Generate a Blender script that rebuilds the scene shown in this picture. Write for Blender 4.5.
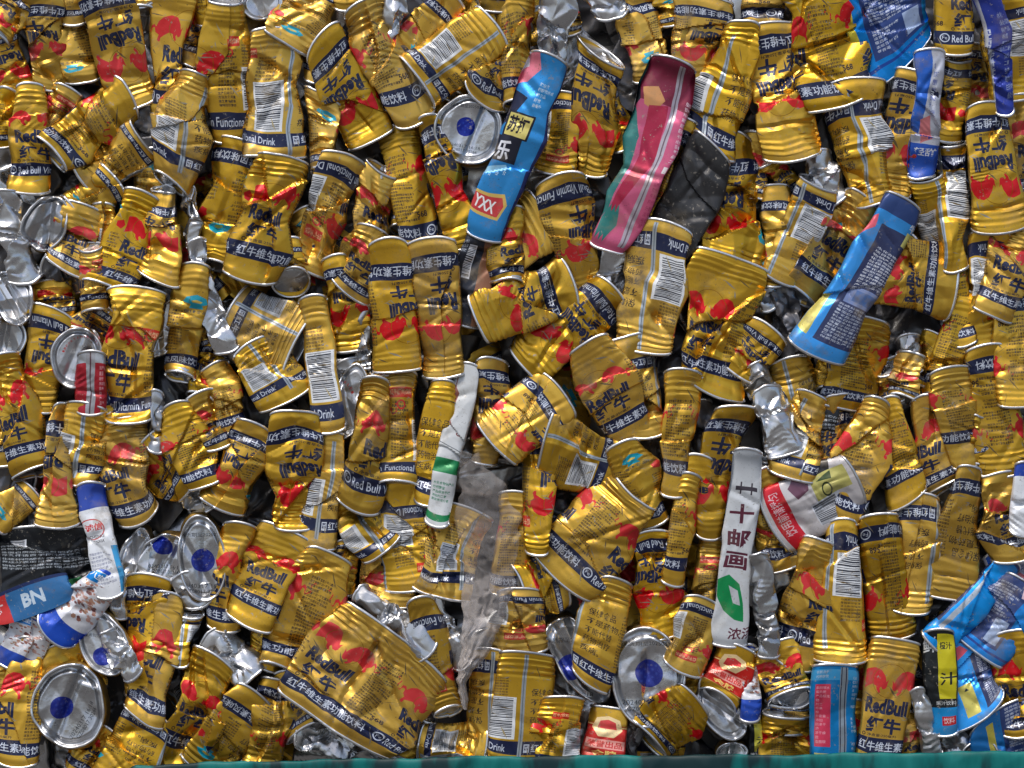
import bpy, math, random
import numpy as np
from mathutils import Vector, Matrix
from mathutils.geometry import delaunay_2d_cdt

for _o in list(bpy.data.objects):
    bpy.data.objects.remove(_o)

# ------------------------------------------------------------------ camera, sky, sun, exposure
SC = bpy.context.scene
COL = SC.collection
S = 0.0008                                   # metres per unit of the bale's face (1 unit = 0.8 mm)
cam_d = bpy.data.cameras.new('camera')
cam = bpy.data.objects.new('camera', cam_d)
COL.objects.link(cam)
CAM_DIST = 2.6
cam.location = (0, -CAM_DIST, 0)
cam.rotation_euler = (math.radians(90), 0, 0)
cam_d.sensor_width = 36
cam_d.lens = 36 * (CAM_DIST - 26 * S) / (1024 * S)
cam_d.clip_start = 0.05
cam_d.clip_end = 500
SC.camera = cam

SUN_EL, SUN_AZ = 62, 205                     # elevation; azimuth of the sun, degrees (180 = behind the camera)
world = bpy.data.worlds.new('World')
SC.world = world
world.use_nodes = True
nt = world.node_tree
bg = nt.nodes['Background']
sky = nt.nodes.new('ShaderNodeTexSky')
sky.sky_type = 'NISHITA'
sky.sun_disc = False
sky.sun_elevation = math.radians(SUN_EL)
sky.sun_rotation = math.radians(SUN_AZ)
sky.dust_density = 3.0
sky.air_density = 1.0
nt.links.new(sky.outputs['Color'], bg.inputs['Color'])
bg.inputs['Strength'].default_value = 0.12
sun_d = bpy.data.lights.new('sun', 'SUN')
sun_d.energy = 2.4
sun_d.angle = math.radians(20)
sun_d.color = (1.0, 0.95, 0.88)
sun = bpy.data.objects.new('sun', sun_d)
COL.objects.link(sun)
_az, _el = math.radians(SUN_AZ), math.radians(SUN_EL)
_dir = Vector((math.sin(_az) * math.cos(_el), math.cos(_az) * math.cos(_el), math.sin(_el)))
sun.rotation_euler = _dir.to_track_quat('Z', 'Y').to_euler()
sun.location = _dir * 5
SC.view_settings.view_transform = 'Standard'
SC.view_settings.look = 'None'
SC.view_settings.exposure = 0.26
SC.view_settings.gamma = 1.0
SC.render.engine = 'CYCLES'
SC.cycles.max_bounces = 6
SC.cycles.sample_clamp_indirect = 4

# ------------------------------------------------------------------ printed artwork, drawn here in code
_tc = {}
def text_tris(s, fat=0.0):
    k = (s, fat)
    if k in _tc:
        return _tc[k]
    cu = bpy.data.curves.new('t', 'FONT')
    cu.body = s
    cu.size = 1.0
    cu.offset = fat
    cu.resolution_u = 2
    ob = bpy.data.objects.new('t', cu)
    COL.objects.link(ob)
    dg = bpy.context.evaluated_depsgraph_get()
    me = ob.evaluated_get(dg).to_mesh()
    me.calc_loop_triangles()
    co = np.empty(len(me.vertices) * 3)
    me.vertices.foreach_get('co', co)
    co = co.reshape(-1, 3)[:, :2]
    tr = np.empty(len(me.loop_triangles) * 3, dtype=np.int32)
    me.loop_triangles.foreach_get('vertices', tr)
    out = co[tr.reshape(-1, 3)]
    ob.evaluated_get(dg).to_mesh_clear()
    bpy.data.objects.remove(ob)
    bpy.data.curves.remove(cu)
    _tc[k] = out
    return out

class Art:
    """a printed sheet: x to the right, y down, 0..1 both ways; m is how metallic the ink is"""
    def __init__(s, W, H, col, m=1.0):
        s.W, s.H = W, H
        s.a = np.empty((H, W, 4), dtype=np.float32)
        s.a[..., :3] = np.array(col) / 255.0
        s.a[..., 3] = m
    def rect(s, x0, y0, x1, y1, col, m=0.3):
        X0, X1 = int(x0 * s.W), max(int(x0 * s.W) + 1, int(x1 * s.W))
        Y0, Y1 = int(y0 * s.H), max(int(y0 * s.H) + 1, int(y1 * s.H))
        s.a[max(0, Y0):Y1, max(0, X0):X1, :3] = np.array(col) / 255.0
        s.a[max(0, Y0):Y1, max(0, X0):X1, 3] = m
    def tri(s, P, col, m):
        x0, y0 = np.floor(P.min(0)).astype(int)
        x1, y1 = np.ceil(P.max(0)).astype(int) + 1
        x0, y0, x1, y1 = max(0, x0), max(0, y0), min(s.W, x1), min(s.H, y1)
        if x1 <= x0 or y1 <= y0:
            return
        a, b, c = P
        d = (b[0]-a[0])*(c[1]-a[1]) - (b[1]-a[1])*(c[0]-a[0])
        if abs(d) < 1e-9:
            return
        X, Y = np.meshgrid(np.arange(x0, x1) + .5, np.arange(y0, y1) + .5)
        u = ((X-a[0])*(c[1]-a[1]) - (Y-a[1])*(c[0]-a[0])) / d
        v = ((b[0]-a[0])*(Y-a[1]) - (b[1]-a[1])*(X-a[0])) / d
        k = (u >= -1e-3) & (v >= -1e-3) & (u + v <= 1.001)
        R = s.a[y0:y1, x0:x1]
        R[k, :3] = col
        R[k, 3] = m
    def poly(s, pts, col, m=0.4):
        P = np.array(pts, dtype=float) * (s.W, s.H)
        x0, y0 = np.floor(P.min(0)).astype(int)
        x1, y1 = np.ceil(P.max(0)).astype(int) + 1
        x0, y0, x1, y1 = max(0, x0), max(0, y0), min(s.W, x1), min(s.H, y1)
        X, Y = np.meshgrid(np.arange(x0, x1) + .5, np.arange(y0, y1) + .5)
        ins = np.zeros(X.shape, bool)
        n = len(P)
        for i in range(n):
            ax, ay = P[i]
            bx, by = P[(i + 1) % n]
            if ay == by:
                continue
            c = ((ay > Y) != (by > Y)) & (X < (bx - ax) * (Y - ay) / (by - ay) + ax)
            ins ^= c
        R = s.a[y0:y1, x0:x1]
        R[ins, :3] = np.array(col) / 255.0
        R[ins, 3] = m
    def ring(s, cx, cy, r, th, col, m=0.4, fill=False):
        """r, th in pixels"""
        X, Y = np.meshgrid(np.arange(s.W) + .5, np.arange(s.H) + .5)
        d = np.hypot(X - cx * s.W, Y - cy * s.H)
        k = (d < r) if fill else (np.abs(d - r) < th)
        s.a[k, :3] = np.array(col) / 255.0
        s.a[k, 3] = m
    def text(s, t, x, y, hpx, col, wpx=None, fat=0.0, m=0.3, rot=0):
        """cap box top left at (x, y); hpx height in pixels, wpx width in pixels"""
        T = text_tris(t, fat)
        if not len(T):
            return
        lo, hi = T.reshape(-1, 2).min(0), T.reshape(-1, 2).max(0)
        Q = (T - lo) / (hi - lo)
        sy = hpx
        sx = wpx if wpx else hpx * (hi[0]-lo[0]) / (hi[1]-lo[1])
        Q = Q * (sx, sy)
        Q[..., 1] = sy - Q[..., 1]
        if rot:
            c, n = math.cos(rot), math.sin(rot)
            Q = np.stack([Q[..., 0]*c - Q[..., 1]*n, Q[..., 0]*n + Q[..., 1]*c], -1)
        Q += (x * s.W, y * s.H)
        c = np.array(col) / 255.0
        for P in Q:
            s.tri(P, c, m)
    def image(s, name):
        im = bpy.data.images.new(name, s.W, s.H, alpha=False)
        px = np.ones((s.H, s.W, 4), dtype=np.float32)
        px[..., :3] = s.a[::-1, :, :3]
        im.pixels.foreach_set(px.ravel())
        im.update()
        im.pack()
        k = bpy.data.images.new(name + '_metal', s.W, s.H, alpha=False)
        k.colorspace_settings.name = 'Non-Color'
        px[..., :3] = s.a[::-1, :, 3:4]
        k.pixels.foreach_set(px.ravel())
        k.update()
        k.pack()
        return im, k

GOLD, NAVY, RED, INK = (214, 170, 66), (20, 29, 64), (206, 42, 46), (34, 30, 40)
PALE = (200, 208, 222)
BULL = [(0,.55),(-.03,.40),(.05,.50),(.12,.30),(.28,.08),(.50,.0),(.75,.06),(.90,.20),(.98,.40),(1.05,.30),(1.15,.36),(1.16,.52),(1.22,.60),
        (1.16,.60),(1.11,.44),(1.03,.42),(1.0,.60),(.88,.72),(.94,.92),(.88,1.0),(.82,.98),(.82,.84),(.70,.74),(.55,.64),(.40,.70),(.36,.84),
        (.26,.96),(.20,.92),(.26,.78),(.22,.70),(.14,.80),(.04,.76),(.0,.66)]

def gold_art():
    A = Art(2080, 880, GOLD, 1.0)                # 260 x 110 units round the can
    W, H = 2080., 880.
    def u(x): return x / 260.
    # neck and the pale line under the band
    A.rect(0, .80, 1, .915, NAVY, .45)
    for lx, cn in ((0.08, True), (.40, False)):
        for sgn in (-1, 1):
            pts = []
            for px, py in BULL:
                q = px * .088
                X = lx + (.009 + q if sgn > 0 else -.009 - q)
                pts.append((X, .235 + py * .215))
            A.poly(pts, RED, .45)
            tx, ty = lx + sgn*(.009 + 1.2*.088), .235 + .58*.215
            cv = [(0, 0), (.012, -.03), (.006, -.075), (.018, -.10), (.024, -.085)]
            for (ax, ay), (bx, by) in zip(cv[:-1], cv[1:]):
                A.poly([(tx + sgn*ax - .0016, ty + ay), (tx + sgn*ax + .0016, ty + ay + .004), (tx + sgn*bx + .0016, ty + by + .004), (tx + sgn*bx - .0016, ty + by)], RED, .45)
        X, Y = lx * W, .335 * H
        yy, xx = np.mgrid[int(Y-150):int(Y+150), int(X-150):int(X+150)]
        k = (np.abs(np.hypot(xx - X, yy - Y) - 118) < 1.6)
        R = A.a[int(Y-150):int(Y+150), max(0, int(X-150)):int(X+150)]
        R[k[:, -R.shape[1]:]] = (.62, .42, .10, .9)
        A.text('RedBull', lx - .068, .478, 118, NAVY, 290, fat=.05, m=.3)
        A.text('红牛', lx - .058, .638, 112, NAVY, 246, fat=.04, m=.3)
        A.text('净含量:250毫升', lx - .05, .768, 20, INK, 210, fat=.01)
        A.ring(lx - .062, .78, 10, 2.5, INK)
    A.text('红牛维生素功能饮料', .005, .825, 62, PALE, 560, fat=.012, m=.3)
    A.text('Red Bull Vitamin Functional Drink', .335, .832, 56, PALE, 660, fat=.008, m=.3)
    A.text('红牛维生素风味饮料', .735, .825, 62, PALE, 520, fat=.012, m=.3)
    # Fe mark in the band
    A.ring(.312, .858, 30, 4, PALE)
    A.text('Fe', .304, .842, 26, PALE, 34)
    # dense small print
    rnd = random.Random(5)
    src = '原料水白砂糖柠檬酸牛磺酸赖氨酸咖啡因肌醇烟酰胺维生素食用香精着色剂保健功能抗疲劳适宜人群易疲劳者不适宜少年儿童食用方法及食用量每日一罐贮藏阴凉保质期生产日期见罐底规格标准证号地址电话'
    for x0, n, y0, y1, cols in ((.190, 21, .22, .78, 11), (.510, 19, .26, .77, 7), (.845, 17, .28, .77, 7), (.965, 9, .45, .72, 4)):
        for i in range(n):
            y = y0 + (y1 - y0) * i / n
            k = rnd.randint(3 if i % 4 == 3 else cols - 1, cols)
            st = rnd.randint(0, len(src) - 12)
            A.text(src[st:st + k], x0, y, 18, (40, 30, 28), 17.2 * k * .98, fat=.014)
    A.rect(.502, .15, .580, .235, (200, 60, 44), .5)
    A.text('红牛(广州)饮料', .504, .165, 46, (232, 200, 150), 154, fat=.01)
    A.ring(.54, .285, 26, 5, RED)
    A.text('568', .272, .71, 40, (50, 34, 30), 70, fat=.03)
    # barcode, above the band
    A.rect(.582, .40, .678, .785, (214, 218, 222), .15)
    y = .412
    while y < .77:
        h = rnd.choice((.0045, .0045, .007, .011))
        A.rect(.588, y, .668, y + h, (40, 44, 56), .1)
        y += h + rnd.choice((.005, .006, .010))
    for i in range(7):
        A.text(src[i*5:i*5+6], .585, .22 + i * .025, 16, (60, 46, 34), 130, fat=.004)
    # seam and the boxed mark
    A.rect(.692, .02, .706, .98, (176, 184, 190), .9)
    A.rect(.697, .02, .700, .98, (110, 120, 130), .6)
    A.rect(.712, .825, .730, .895, PALE, .2)
    A.text('图', .714, .834, 40, NAVY, 28, fat=.01)
    # warning lines
    for i, t in enumerate(('保健食品', '不是药物,', '不能代替', '药物治疗', '疾病。')):
        A.text(t, .725, .30 + i * .094, 60 if i != 4 else 54, (48, 38, 30), 52 * len(t) * (.95 if i != 4 else .85), fat=.008)
    # small blue emblem
    A.poly([(.90,.16),(.93,.14),(.955,.16),(.965,.20),(.945,.22),(.95,.25),(.91,.25),(.914,.22),(.89,.205)], (30, 160, 185), .3)
    A.poly([(.915,.19),(.93,.178),(.945,.19),(.94,.205),(.92,.205)], (220, 190, 90), .5)
    A.text('保健食品', .895, .262, 26, (40, 60, 80), 150, fat=.01)
    A.poly([(.965,.33),(.985,.30),(.995,.34),(.988,.40),(.97,.38)], RED, .5)
    # scuffs that belong to the print: paint rubbed to dull metal along the edges of old folds
    for _ in range(150):
        cx, cy = rnd.random(), rnd.uniform(.05, .97)
        l, a = rnd.uniform(.006, .03), rnd.uniform(0, 3.14)
        w = rnd.uniform(.0006, .0022)
        dx, dy = math.cos(a) * l, math.sin(a) * l * 2.3
        A.poly([(cx-dx, cy-dy), (cx+w, cy-w*3), (cx+dx, cy+dy), (cx-w, cy+w*4)], rnd.choice(((150,140,120),(110,92,60),(176,160,120))), .7)
    return A.image('gold_can_print')

def rows(A, x0, y0, x1, y1, n, col, seed=1, chars=8):
    rnd = random.Random(seed)
    src = '配料水白砂糖食品添加剂二氧化碳柠檬酸营养成分表项目每百毫升能量蛋白质脂肪碳水化合物钠产品标准号贮存条件请置于阴凉干燥处保质期生产日期见罐底'
    hp = (y1 - y0) / n
    for i in range(n):
        k = rnd.randint(chars - 3, chars)
        st = rnd.randint(0, len(src) - chars - 1)
        A.text(src[st:st + k], x0, y0 + i * hp, hp * A.H * .72, col, (x1 - x0) * A.W * k / chars, fat=.008)

def bars(A, x0, y0, x1, y1, horiz=True, seed=2):
    A.rect(x0, y0, x1, y1, (214, 218, 226), .1)
    rnd = random.Random(seed)
    t = .03
    while t < .95:
        h = rnd.choice((.012, .02, .035))
        if horiz:
            A.rect(x0 + .01*(x1-x0), y0 + (y1-y0)*t, x0 + .9*(x1-x0), y0 + (y1-y0)*(t+h), (30, 34, 44), .1)
        else:
            A.rect(x0 + (x1-x0)*t, y0 + .04*(y1-y0), x0 + (x1-x0)*(t+h), y0 + .86*(y1-y0), (30, 34, 44), .1)
        t += h + rnd.choice((.015, .03))

# every other printed can: the sheet is centred on x = .5, the side that faces out
def art_blue():
    A = Art(1040, 760, (30, 150, 232), .6)
    A.rect(.0, .0, 1, .03, (30, 60, 120))
    A.rect(.40, .10, .66, .92, (40, 50, 92), .3)
    rows(A, .42, .22, .64, .55, 16, (232,236,244), 3, 9)
    rows(A, .42, .68, .64, .90, 12, PALE, 4, 9)
    A.rect(.43, .56, .63, .67, (120, 140, 190)); A.rect(.46, .58, .60, .65, (60, 110, 180))
    A.rect(.50, .08, .66, .16, (205, 200, 110)); A.text('饮料', .52, .085, 48, (28, 60, 60), 120, fat=.02)
    A.text('牡蛎', .50, .02, 40, PALE, 110, fat=.02)
    A.rect(.31, .62, .37, .92, (196, 186, 90)); A.poly([(.33,.69),(.34,.66),(.35,.69)], (20, 40, 60))
    A.rect(.39, .50, .36, .62, (220, 60, 80)); A.poly([(.30,.1),(.36,.06),(.38,.14),(.33,.22)], (235, 90, 110))
    A.rect(.68, .1, .71, .95, (170, 180, 190), .9)
    return A.image('blue_print')
def art_soda():
    A = Art(1040, 760, (24, 140, 212), .7)
    A.rect(.60, .0, .66, 1, (16, 30, 90)); A.rect(.66, 0, 1, 1, (24, 40, 60), .4)
    A.poly([(.30,0),(.44,0),(.48,.08),(.44,.16),(.34,.20),(.30,.12)], (230, 120, 140))
    A.poly([(.33,.02),(.40,.02),(.42,.08),(.36,.12)], (235, 235, 240))
    A.poly([(.36,.20),(.47,.24),(.42,.36),(.36,.44),(.32,.3)], (30, 34, 60))
    rows(A, .50, .14, .58, .28, 5, PALE, 8, 5)
    A.rect(.40, .32, .54, .46, (24, 24, 40)); A.rect(.41, .33, .53, .45, (214, 200, 110)); A.text('苏打', .415, .34, 70, (24, 24, 40), 110, fat=.03)
    A.rect(.36, .46, .52, .60, (22, 26, 44)); A.text('乐', .39, .48, 84, (230, 232, 240), 90, fat=.03)
    A.poly([(.34,.66),(.48,.61),(.52,.66),(.50,.72),(.34,.70)], (150, 205, 235))
    for i in range(5):
        cx, cy = .36 + i * .035, .78 - i * .012
        A.poly([(cx + .010*math.sin(k*math.pi*.8), cy - .014*math.cos(k*math.pi*.8)) for k in range(5)], (230, 240, 250))
    A.poly([(.38,.86),(.54,.83),(.57,.88),(.55,.96),(.40,.97),(.36,.91)], (214, 180, 90))
    A.poly([(.39,.875),(.535,.85),(.555,.89),(.54,.945),(.405,.955),(.375,.91)], (200, 44, 50))
    A.text('YXX', .41, .875, 48, (240, 240, 240), 110, fat=.03)
    return A.image('soda_print')
def art_pink():
    A = Art(1040, 880, (206, 96, 132), .6)
    A.rect(0, .0, 1, .22, (128, 34, 62), .5)
    for p in ([(.30,0),(.38,.0),(.36,.2),(.44,.4),(.42,.8),(.34,1),(.26,1),(.30,.6)],):
        A.poly(p, (46, 120, 116), .4)
    A.poly([(.30,.30),(.34,.26),(.36,.34),(.42,.36),(.36,.42),(.38,.5),(.32,.44),(.28,.5)], (46, 110, 108))
    A.poly([(.40,.16),(.46,.14),(.50,.2),(.47,.26),(.42,.24)], (206, 150, 96))
    A.poly([(.33,.14),(.38,.12),(.40,.22),(.35,.32),(.30,.28)], (24, 30, 38)); A.poly([(.34,.24),(.37,.22),(.37,.29),(.34,.30)], (220, 224, 230))
    A.poly([(.44,.24),(.52,.22),(.54,.5),(.46,.8),(.42,.84),(.46,.5)], (176, 38, 72), .5)
    A.rect(.535, .02, .565, .97, (190, 180, 190), .9); A.rect(.548, .02, .553, .97, (110, 90, 100))
    rows(A, .60, .16, .68, .50, 12, (226, 214, 220), 12, 5)
    A.rect(.595, .52, .62, .56, (230, 220, 222)); rows(A, .58, .56, .62, .9, 12, (160, 50, 90), 14, 3)
    for i in range(3):
        x = .40 + i*.02; A.poly([(x,.86),(x+.03,.76),(x+.05,.86),(x+.02,.97)], (40, 124, 118))
    return A.image('pink_print')
def art_black():
    A = Art(512, 512, (40, 42, 46), .35)
    return A.image('black_print')
def art_blackwhite():
    A = Art(900, 700, (20, 24, 30), .4)
    for i, y in enumerate((.28, .36, .44, .52)):
        rows(A, .30, y, .70, y + .07, 2, (176, 184, 192), 30 + i, 14)
    A.poly([(.50,.8),(.60,.7),(.66,.78),(.60,.88),(.52,.95)], (36, 104, 60)); A.poly([(.62,.86),(.70,.84),(.68,.94),(.62,.96)], (190, 44, 44))
    bars(A, .36, .14, .42, .26)
    return A.image('blackwhite_print')
def art_green():
    A = Art(700, 900, (208, 212, 214), .2)
    A.rect(0, .60, 1, .69, (0, 128, 70)); A.rect(0, .93, 1, .97, (0, 128, 70))
    A.poly([(.46,.0),(.5,.05),(.48,.2),(.55,.3),(.53,.31),(.46,.2)], (150, 90, 80)); A.ring(.55, .36, 10, 3, (120, 60, 60))
    A.poly([(.40,.42),(.60,.47),(.60,.475),(.40,.425)], (90, 96, 100)); rows(A, .42, .74, .58, .86, 5, (20, 110, 70), 40, 7)
    return A.image('green_band_print')
def art_cheng():
    A = Art(900, 800, (212, 216, 222), .2)
    A.rect(0, .0, 1, .17, (34, 66, 160)); A.rect(.58, .54, .66, 1, (50, 150, 205))
    A.ring(.46, .36, 80, 4, (190, 60, 60)); A.text('诚信', .42, .30, 60, (196, 44, 50), 110, fat=.03)
    A.text('CHENG', .43, .42, 26, (50, 50, 60), 100, fat=.01); A.text('TIANXIA', .43, .47, 24, (50, 50, 60), 100, fat=.01)
    rows(A, .40, .62, .56, .9, 9, (120, 124, 150), 44, 8)
    return A.image('white_blue_top_print')
def art_porridge():
    A = Art(900, 700, (206, 208, 214), .25)
    A.rect(0, .80, 1, 1, (30, 70, 170)); A.rect(0, .0, 1, .04, (30, 70, 170))
    rnd = random.Random(9)
    for _ in range(120):
        x, y = rnd.gauss(.5, .07), rnd.gauss(.45, .16)
        r = rnd.uniform(.008, .018)
        if y < .78:
            A.poly([(x + r*math.cos(k), y + r*1.3*math.sin(k)) for k in range(6)], rnd.choice(((150,100,90),(190,150,140),(110,70,70),(215,205,205),(170,130,110))), .2)
    A.poly([(.36,.08),(.46,.04),(.48,.16),(.38,.2)], (40, 130, 205)); A.text('八宝', .38, .07, 50, (235, 238, 244), 80, fat=.03)
    return A.image('porridge_print')
def art_post():
    A = Art(700, 1000, (206, 211, 216), .15)
    A.rect(.44, .18, .58, .20, (66, 60, 70)); A.rect(.47, .16, .48, .22, (66, 60, 70)); A.rect(.54, .16, .55, .22, (66, 60, 70))
    A.text('十', .42, .27, 100, (92, 36, 56), 110, fat=.03); A.text('邮', .42, .40, 105, (92, 36, 56), 110, fat=.03); A.text('画', .42, .53, 90, (92, 36, 56), 110, fat=.03)
    A.poly([(.38,.68),(.47,.65),(.54,.69),(.57,.78),(.58,.87),(.52,.86),(.44,.82),(.38,.76)], (20, 150, 84))
    A.poly([(.47,.70),(.53,.72),(.55,.79),(.50,.78)], (206, 211, 216))
    A.text('浓汤', .49, .90, 60, (92, 36, 56), 120, fat=.02)
    return A.image('white_green_mark_print')
def art_redwhite():
    A = Art(1040, 560, (210, 206, 208), .3)
    A.rect(0, .05, 1, .24, (206, 26, 44), .4)
    A.text('饮用前请摇匀', .42, .08, 64, (226, 190, 196), 200, fat=.01)
    A.poly([(.54,.34),(.60,.30),(.63,.40),(.60,.56),(.55,.50)], (120, 80, 100)); A.poly([(.57,.5),(.64,.46),(.66,.9),(.58,.8)], (26, 28, 36))
    bars(A, .40, .44, .49, .80, False)
    A.rect(.49, .55, .58, .94, (196, 190, 110)); A.ring(.515, .70, 26, 4, (50, 60, 30)); A.poly([(.545,.78),(.56,.62),(.575,.80)], (60, 80, 40))
    return A.image('red_stripe_print')
def art_juice():
    A = Art(700, 900, (20, 26, 30), .35)
    A.rect(.49, .04, .60, .66, (214, 204, 60)); A.rect(0, .74, 1, 1, (30, 140, 206))
    A.text('鲜', .40, .06, 130, (224, 228, 230), 60, fat=.02); A.text('橙汁', .505, .12, 60, (24, 30, 30), 50, fat=.02)
    A.text('汁', .50, .40, 110, (24, 30, 30), 70, fat=.02); A.text('果汁饮料', .46, .68, 34, (220, 224, 226), 100, fat=.01)
    A.rect(.50, .82, .60, .90, (196, 40, 50)); A.text('饮料', .51, .83, 50, (235, 220, 224), 56, fat=.01)
    return A.image('juice_print')
def art_badge():
    A = Art(900, 700, (204, 160, 50), .9)
    A.rect(.0, .24, 1, .78, (196, 40, 34), .45); A.rect(0, .25, 1, .27, (226, 196, 120)); A.rect(0, .75, 1, .77, (226, 196, 120))
    A.poly([(.44,.16),(.50,.12),(.56,.16),(.58,.30),(.54,.42),(.46,.42),(.42,.30)], (226, 200, 150)); A.poly([(.46,.2),(.5,.17),(.54,.2),(.55,.3),(.45,.3)], (200, 60, 60))
    A.rect(.40, .46, .60, .60, (222, 150, 140)); A.text('金牌', .44, .62, 70, (232, 200, 110), 110, fat=.03); A.text('荣誉出品', .41, .48, 70, (190, 44, 40), 160, fat=.02)
    return A.image('red_badge_print')
def art_bluepink():
    A = Art(1040, 760, (28, 136, 206), .7)
    A.rect(.40, .18, .48, .80, (214, 66, 96), .4); rows(A, .405, .20, .475, .78, 14, (236, 170, 186), 50, 4)
    A.rect(0, .04, 1, .14, (70, 160, 214)); rows(A, .40, .05, .5, .13, 2, PALE, 51, 6)
    A.rect(.525, .02, .565, .98, (170, 184, 196), .9); A.rect(.53, .02, .535, .98, (20, 30, 60)); A.rect(.553, .02, .558, .98, (20, 30, 60))
    rows(A, .59, .1, .62, .85, 18, PALE, 52, 3); A.rect(.40, .86, .48, .99, (206, 200, 120)); rows(A, .41, .88, .47, .97, 2, (30, 40, 60), 53, 4)
    return A.image('blue_pink_panel_print')
def art_nutri():
    A = Art(1040, 560, (20, 126, 206), .7)
    A.rect(.40, .0, .64, .86, (44, 64, 118), .35)
    rows(A, .42, .03, .62, .50, 13, PALE, 60, 10); rows(A, .42, .55, .54, .82, 7, PALE, 61, 6); A.rect(.56, .52, .625, .82, (150, 168, 200), .2)
    A.rect(.33, .1, .365, .9, (190, 178, 70)); A.poly([(.60,.0),(.70,.0),(.68,.1),(.62,.12)], (226, 196, 206))
    A.rect(0, .90, 1, .93, (16, 60, 140))
    return A.image('blue_table_print')
def art_violet():
    A = Art(700, 900, (40, 60, 160), .5)
    A.text('ENERGY', .46, .2, 50, (200, 208, 230), 260, fat=.02, rot=1.57); A.text('优惠装', .46, .5, 60, (200, 208, 230), 200, fat=.02, rot=1.57)
    rows(A, .52, .1, .60, .9, 14, (170, 184, 220), 70, 5)
    A.poly([(.40,.0),(.44,.0),(.44,1),(.41,1)], (200, 204, 214))
    return A.image('violet_print')
def art_pouch():
    A = Art(700, 900, (196, 200, 214), .45)
    A.poly([(.40,0),(.52,0),(.50,.4),(.45,.7),(.38,.6)], (30, 96, 196)); A.poly([(.46,.55),(.53,.5),(.55,.75),(.47,.8)], (220, 130, 134))
    A.rect(0, .80, 1, 1, (30, 80, 180)); A.text('Hop', .43, .70, 50, (30, 70, 170), 90, fat=.02); rows(A, .53, .06, .58, .5, 8, (40, 60, 150), 72, 4)
    A.text('轻甜', .44, .83, 50, (214, 218, 230), 100, fat=.02)
    return A.image('blue_white_print')
def art_brown():
    A = Art(700, 700, (120, 78, 52), .3)
    A.rect(.30, .0, .52, 1, (30, 34, 46), .3); bars(A, .42, .15, .47, .5); rows(A, .36, .1, .41, .8, 14, (170, 176, 186), 75, 4)
    return A.image('brown_print')
def art_redseam():
    A = Art(700, 700, (176, 30, 46), .5)
    A.rect(0, 0, 1, .16, (200, 204, 210), .9); A.rect(.47, .0, .53, 1, (186, 186, 192), .85); A.rect(.495, .0, .505, 1, (90, 60, 70))
    rows(A, .56, .2, .62, .9, 8, (220, 170, 176), 77, 4)
    return A.image('red_seam_print')
def art_carton():
    A = Art(1000, 400, (40, 104, 160), .2)
    A.rect(0, .0, 1, .10, (20, 40, 90)); A.text('BN', .44, .26, 190, (196, 214, 230), 150, fat=.04); A.rect(.16, .1, .34, 1, (206, 50, 50)); A.text('特', .20, .3, 150, (226, 210, 214), 110, fat=.04)
    return A.image('blue_carton_print')
def art_lid():
    A = Art(640, 640, (196, 198, 202), 1.0)
    A.ring(.5, .5, 78, 0, (24, 40, 138), .35, True)
    for r in range(5):
        for c in range(5):
            if (r * 7 + c * 3) % 2 == 0 and 0 < r + c < 8:
                A.rect(.42 + c*.034, .42 + r*.034, .42 + c*.034 + .02, .42 + r*.034 + .02, (44, 66, 160), .35)
    A.text('保质期至20250316', .26, .205, 30, (60, 64, 72), 300, fat=.0, m=.7)
    A.text('20240317 16:18', .27, .74, 28, (60, 64, 72), 290, m=.7)
    A.text('GZ08017 30266', .31, .80, 26, (60, 64, 72), 240, m=.7)
    return A.image('can_base_print')
def art_topend():
    A = Art(640, 640, (186, 188, 192), 1.0)
    for i in range(16):
        a = .3 + i * .16
        A.text('IMPORTANTBUCKLE'[i % 15], .5 - .33*math.cos(a), .5 - .33*math.sin(a), 22, (176, 60, 60), 20, fat=.01, m=.6, rot=a - 1.57)
    return A.image('can_top_print')

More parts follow.
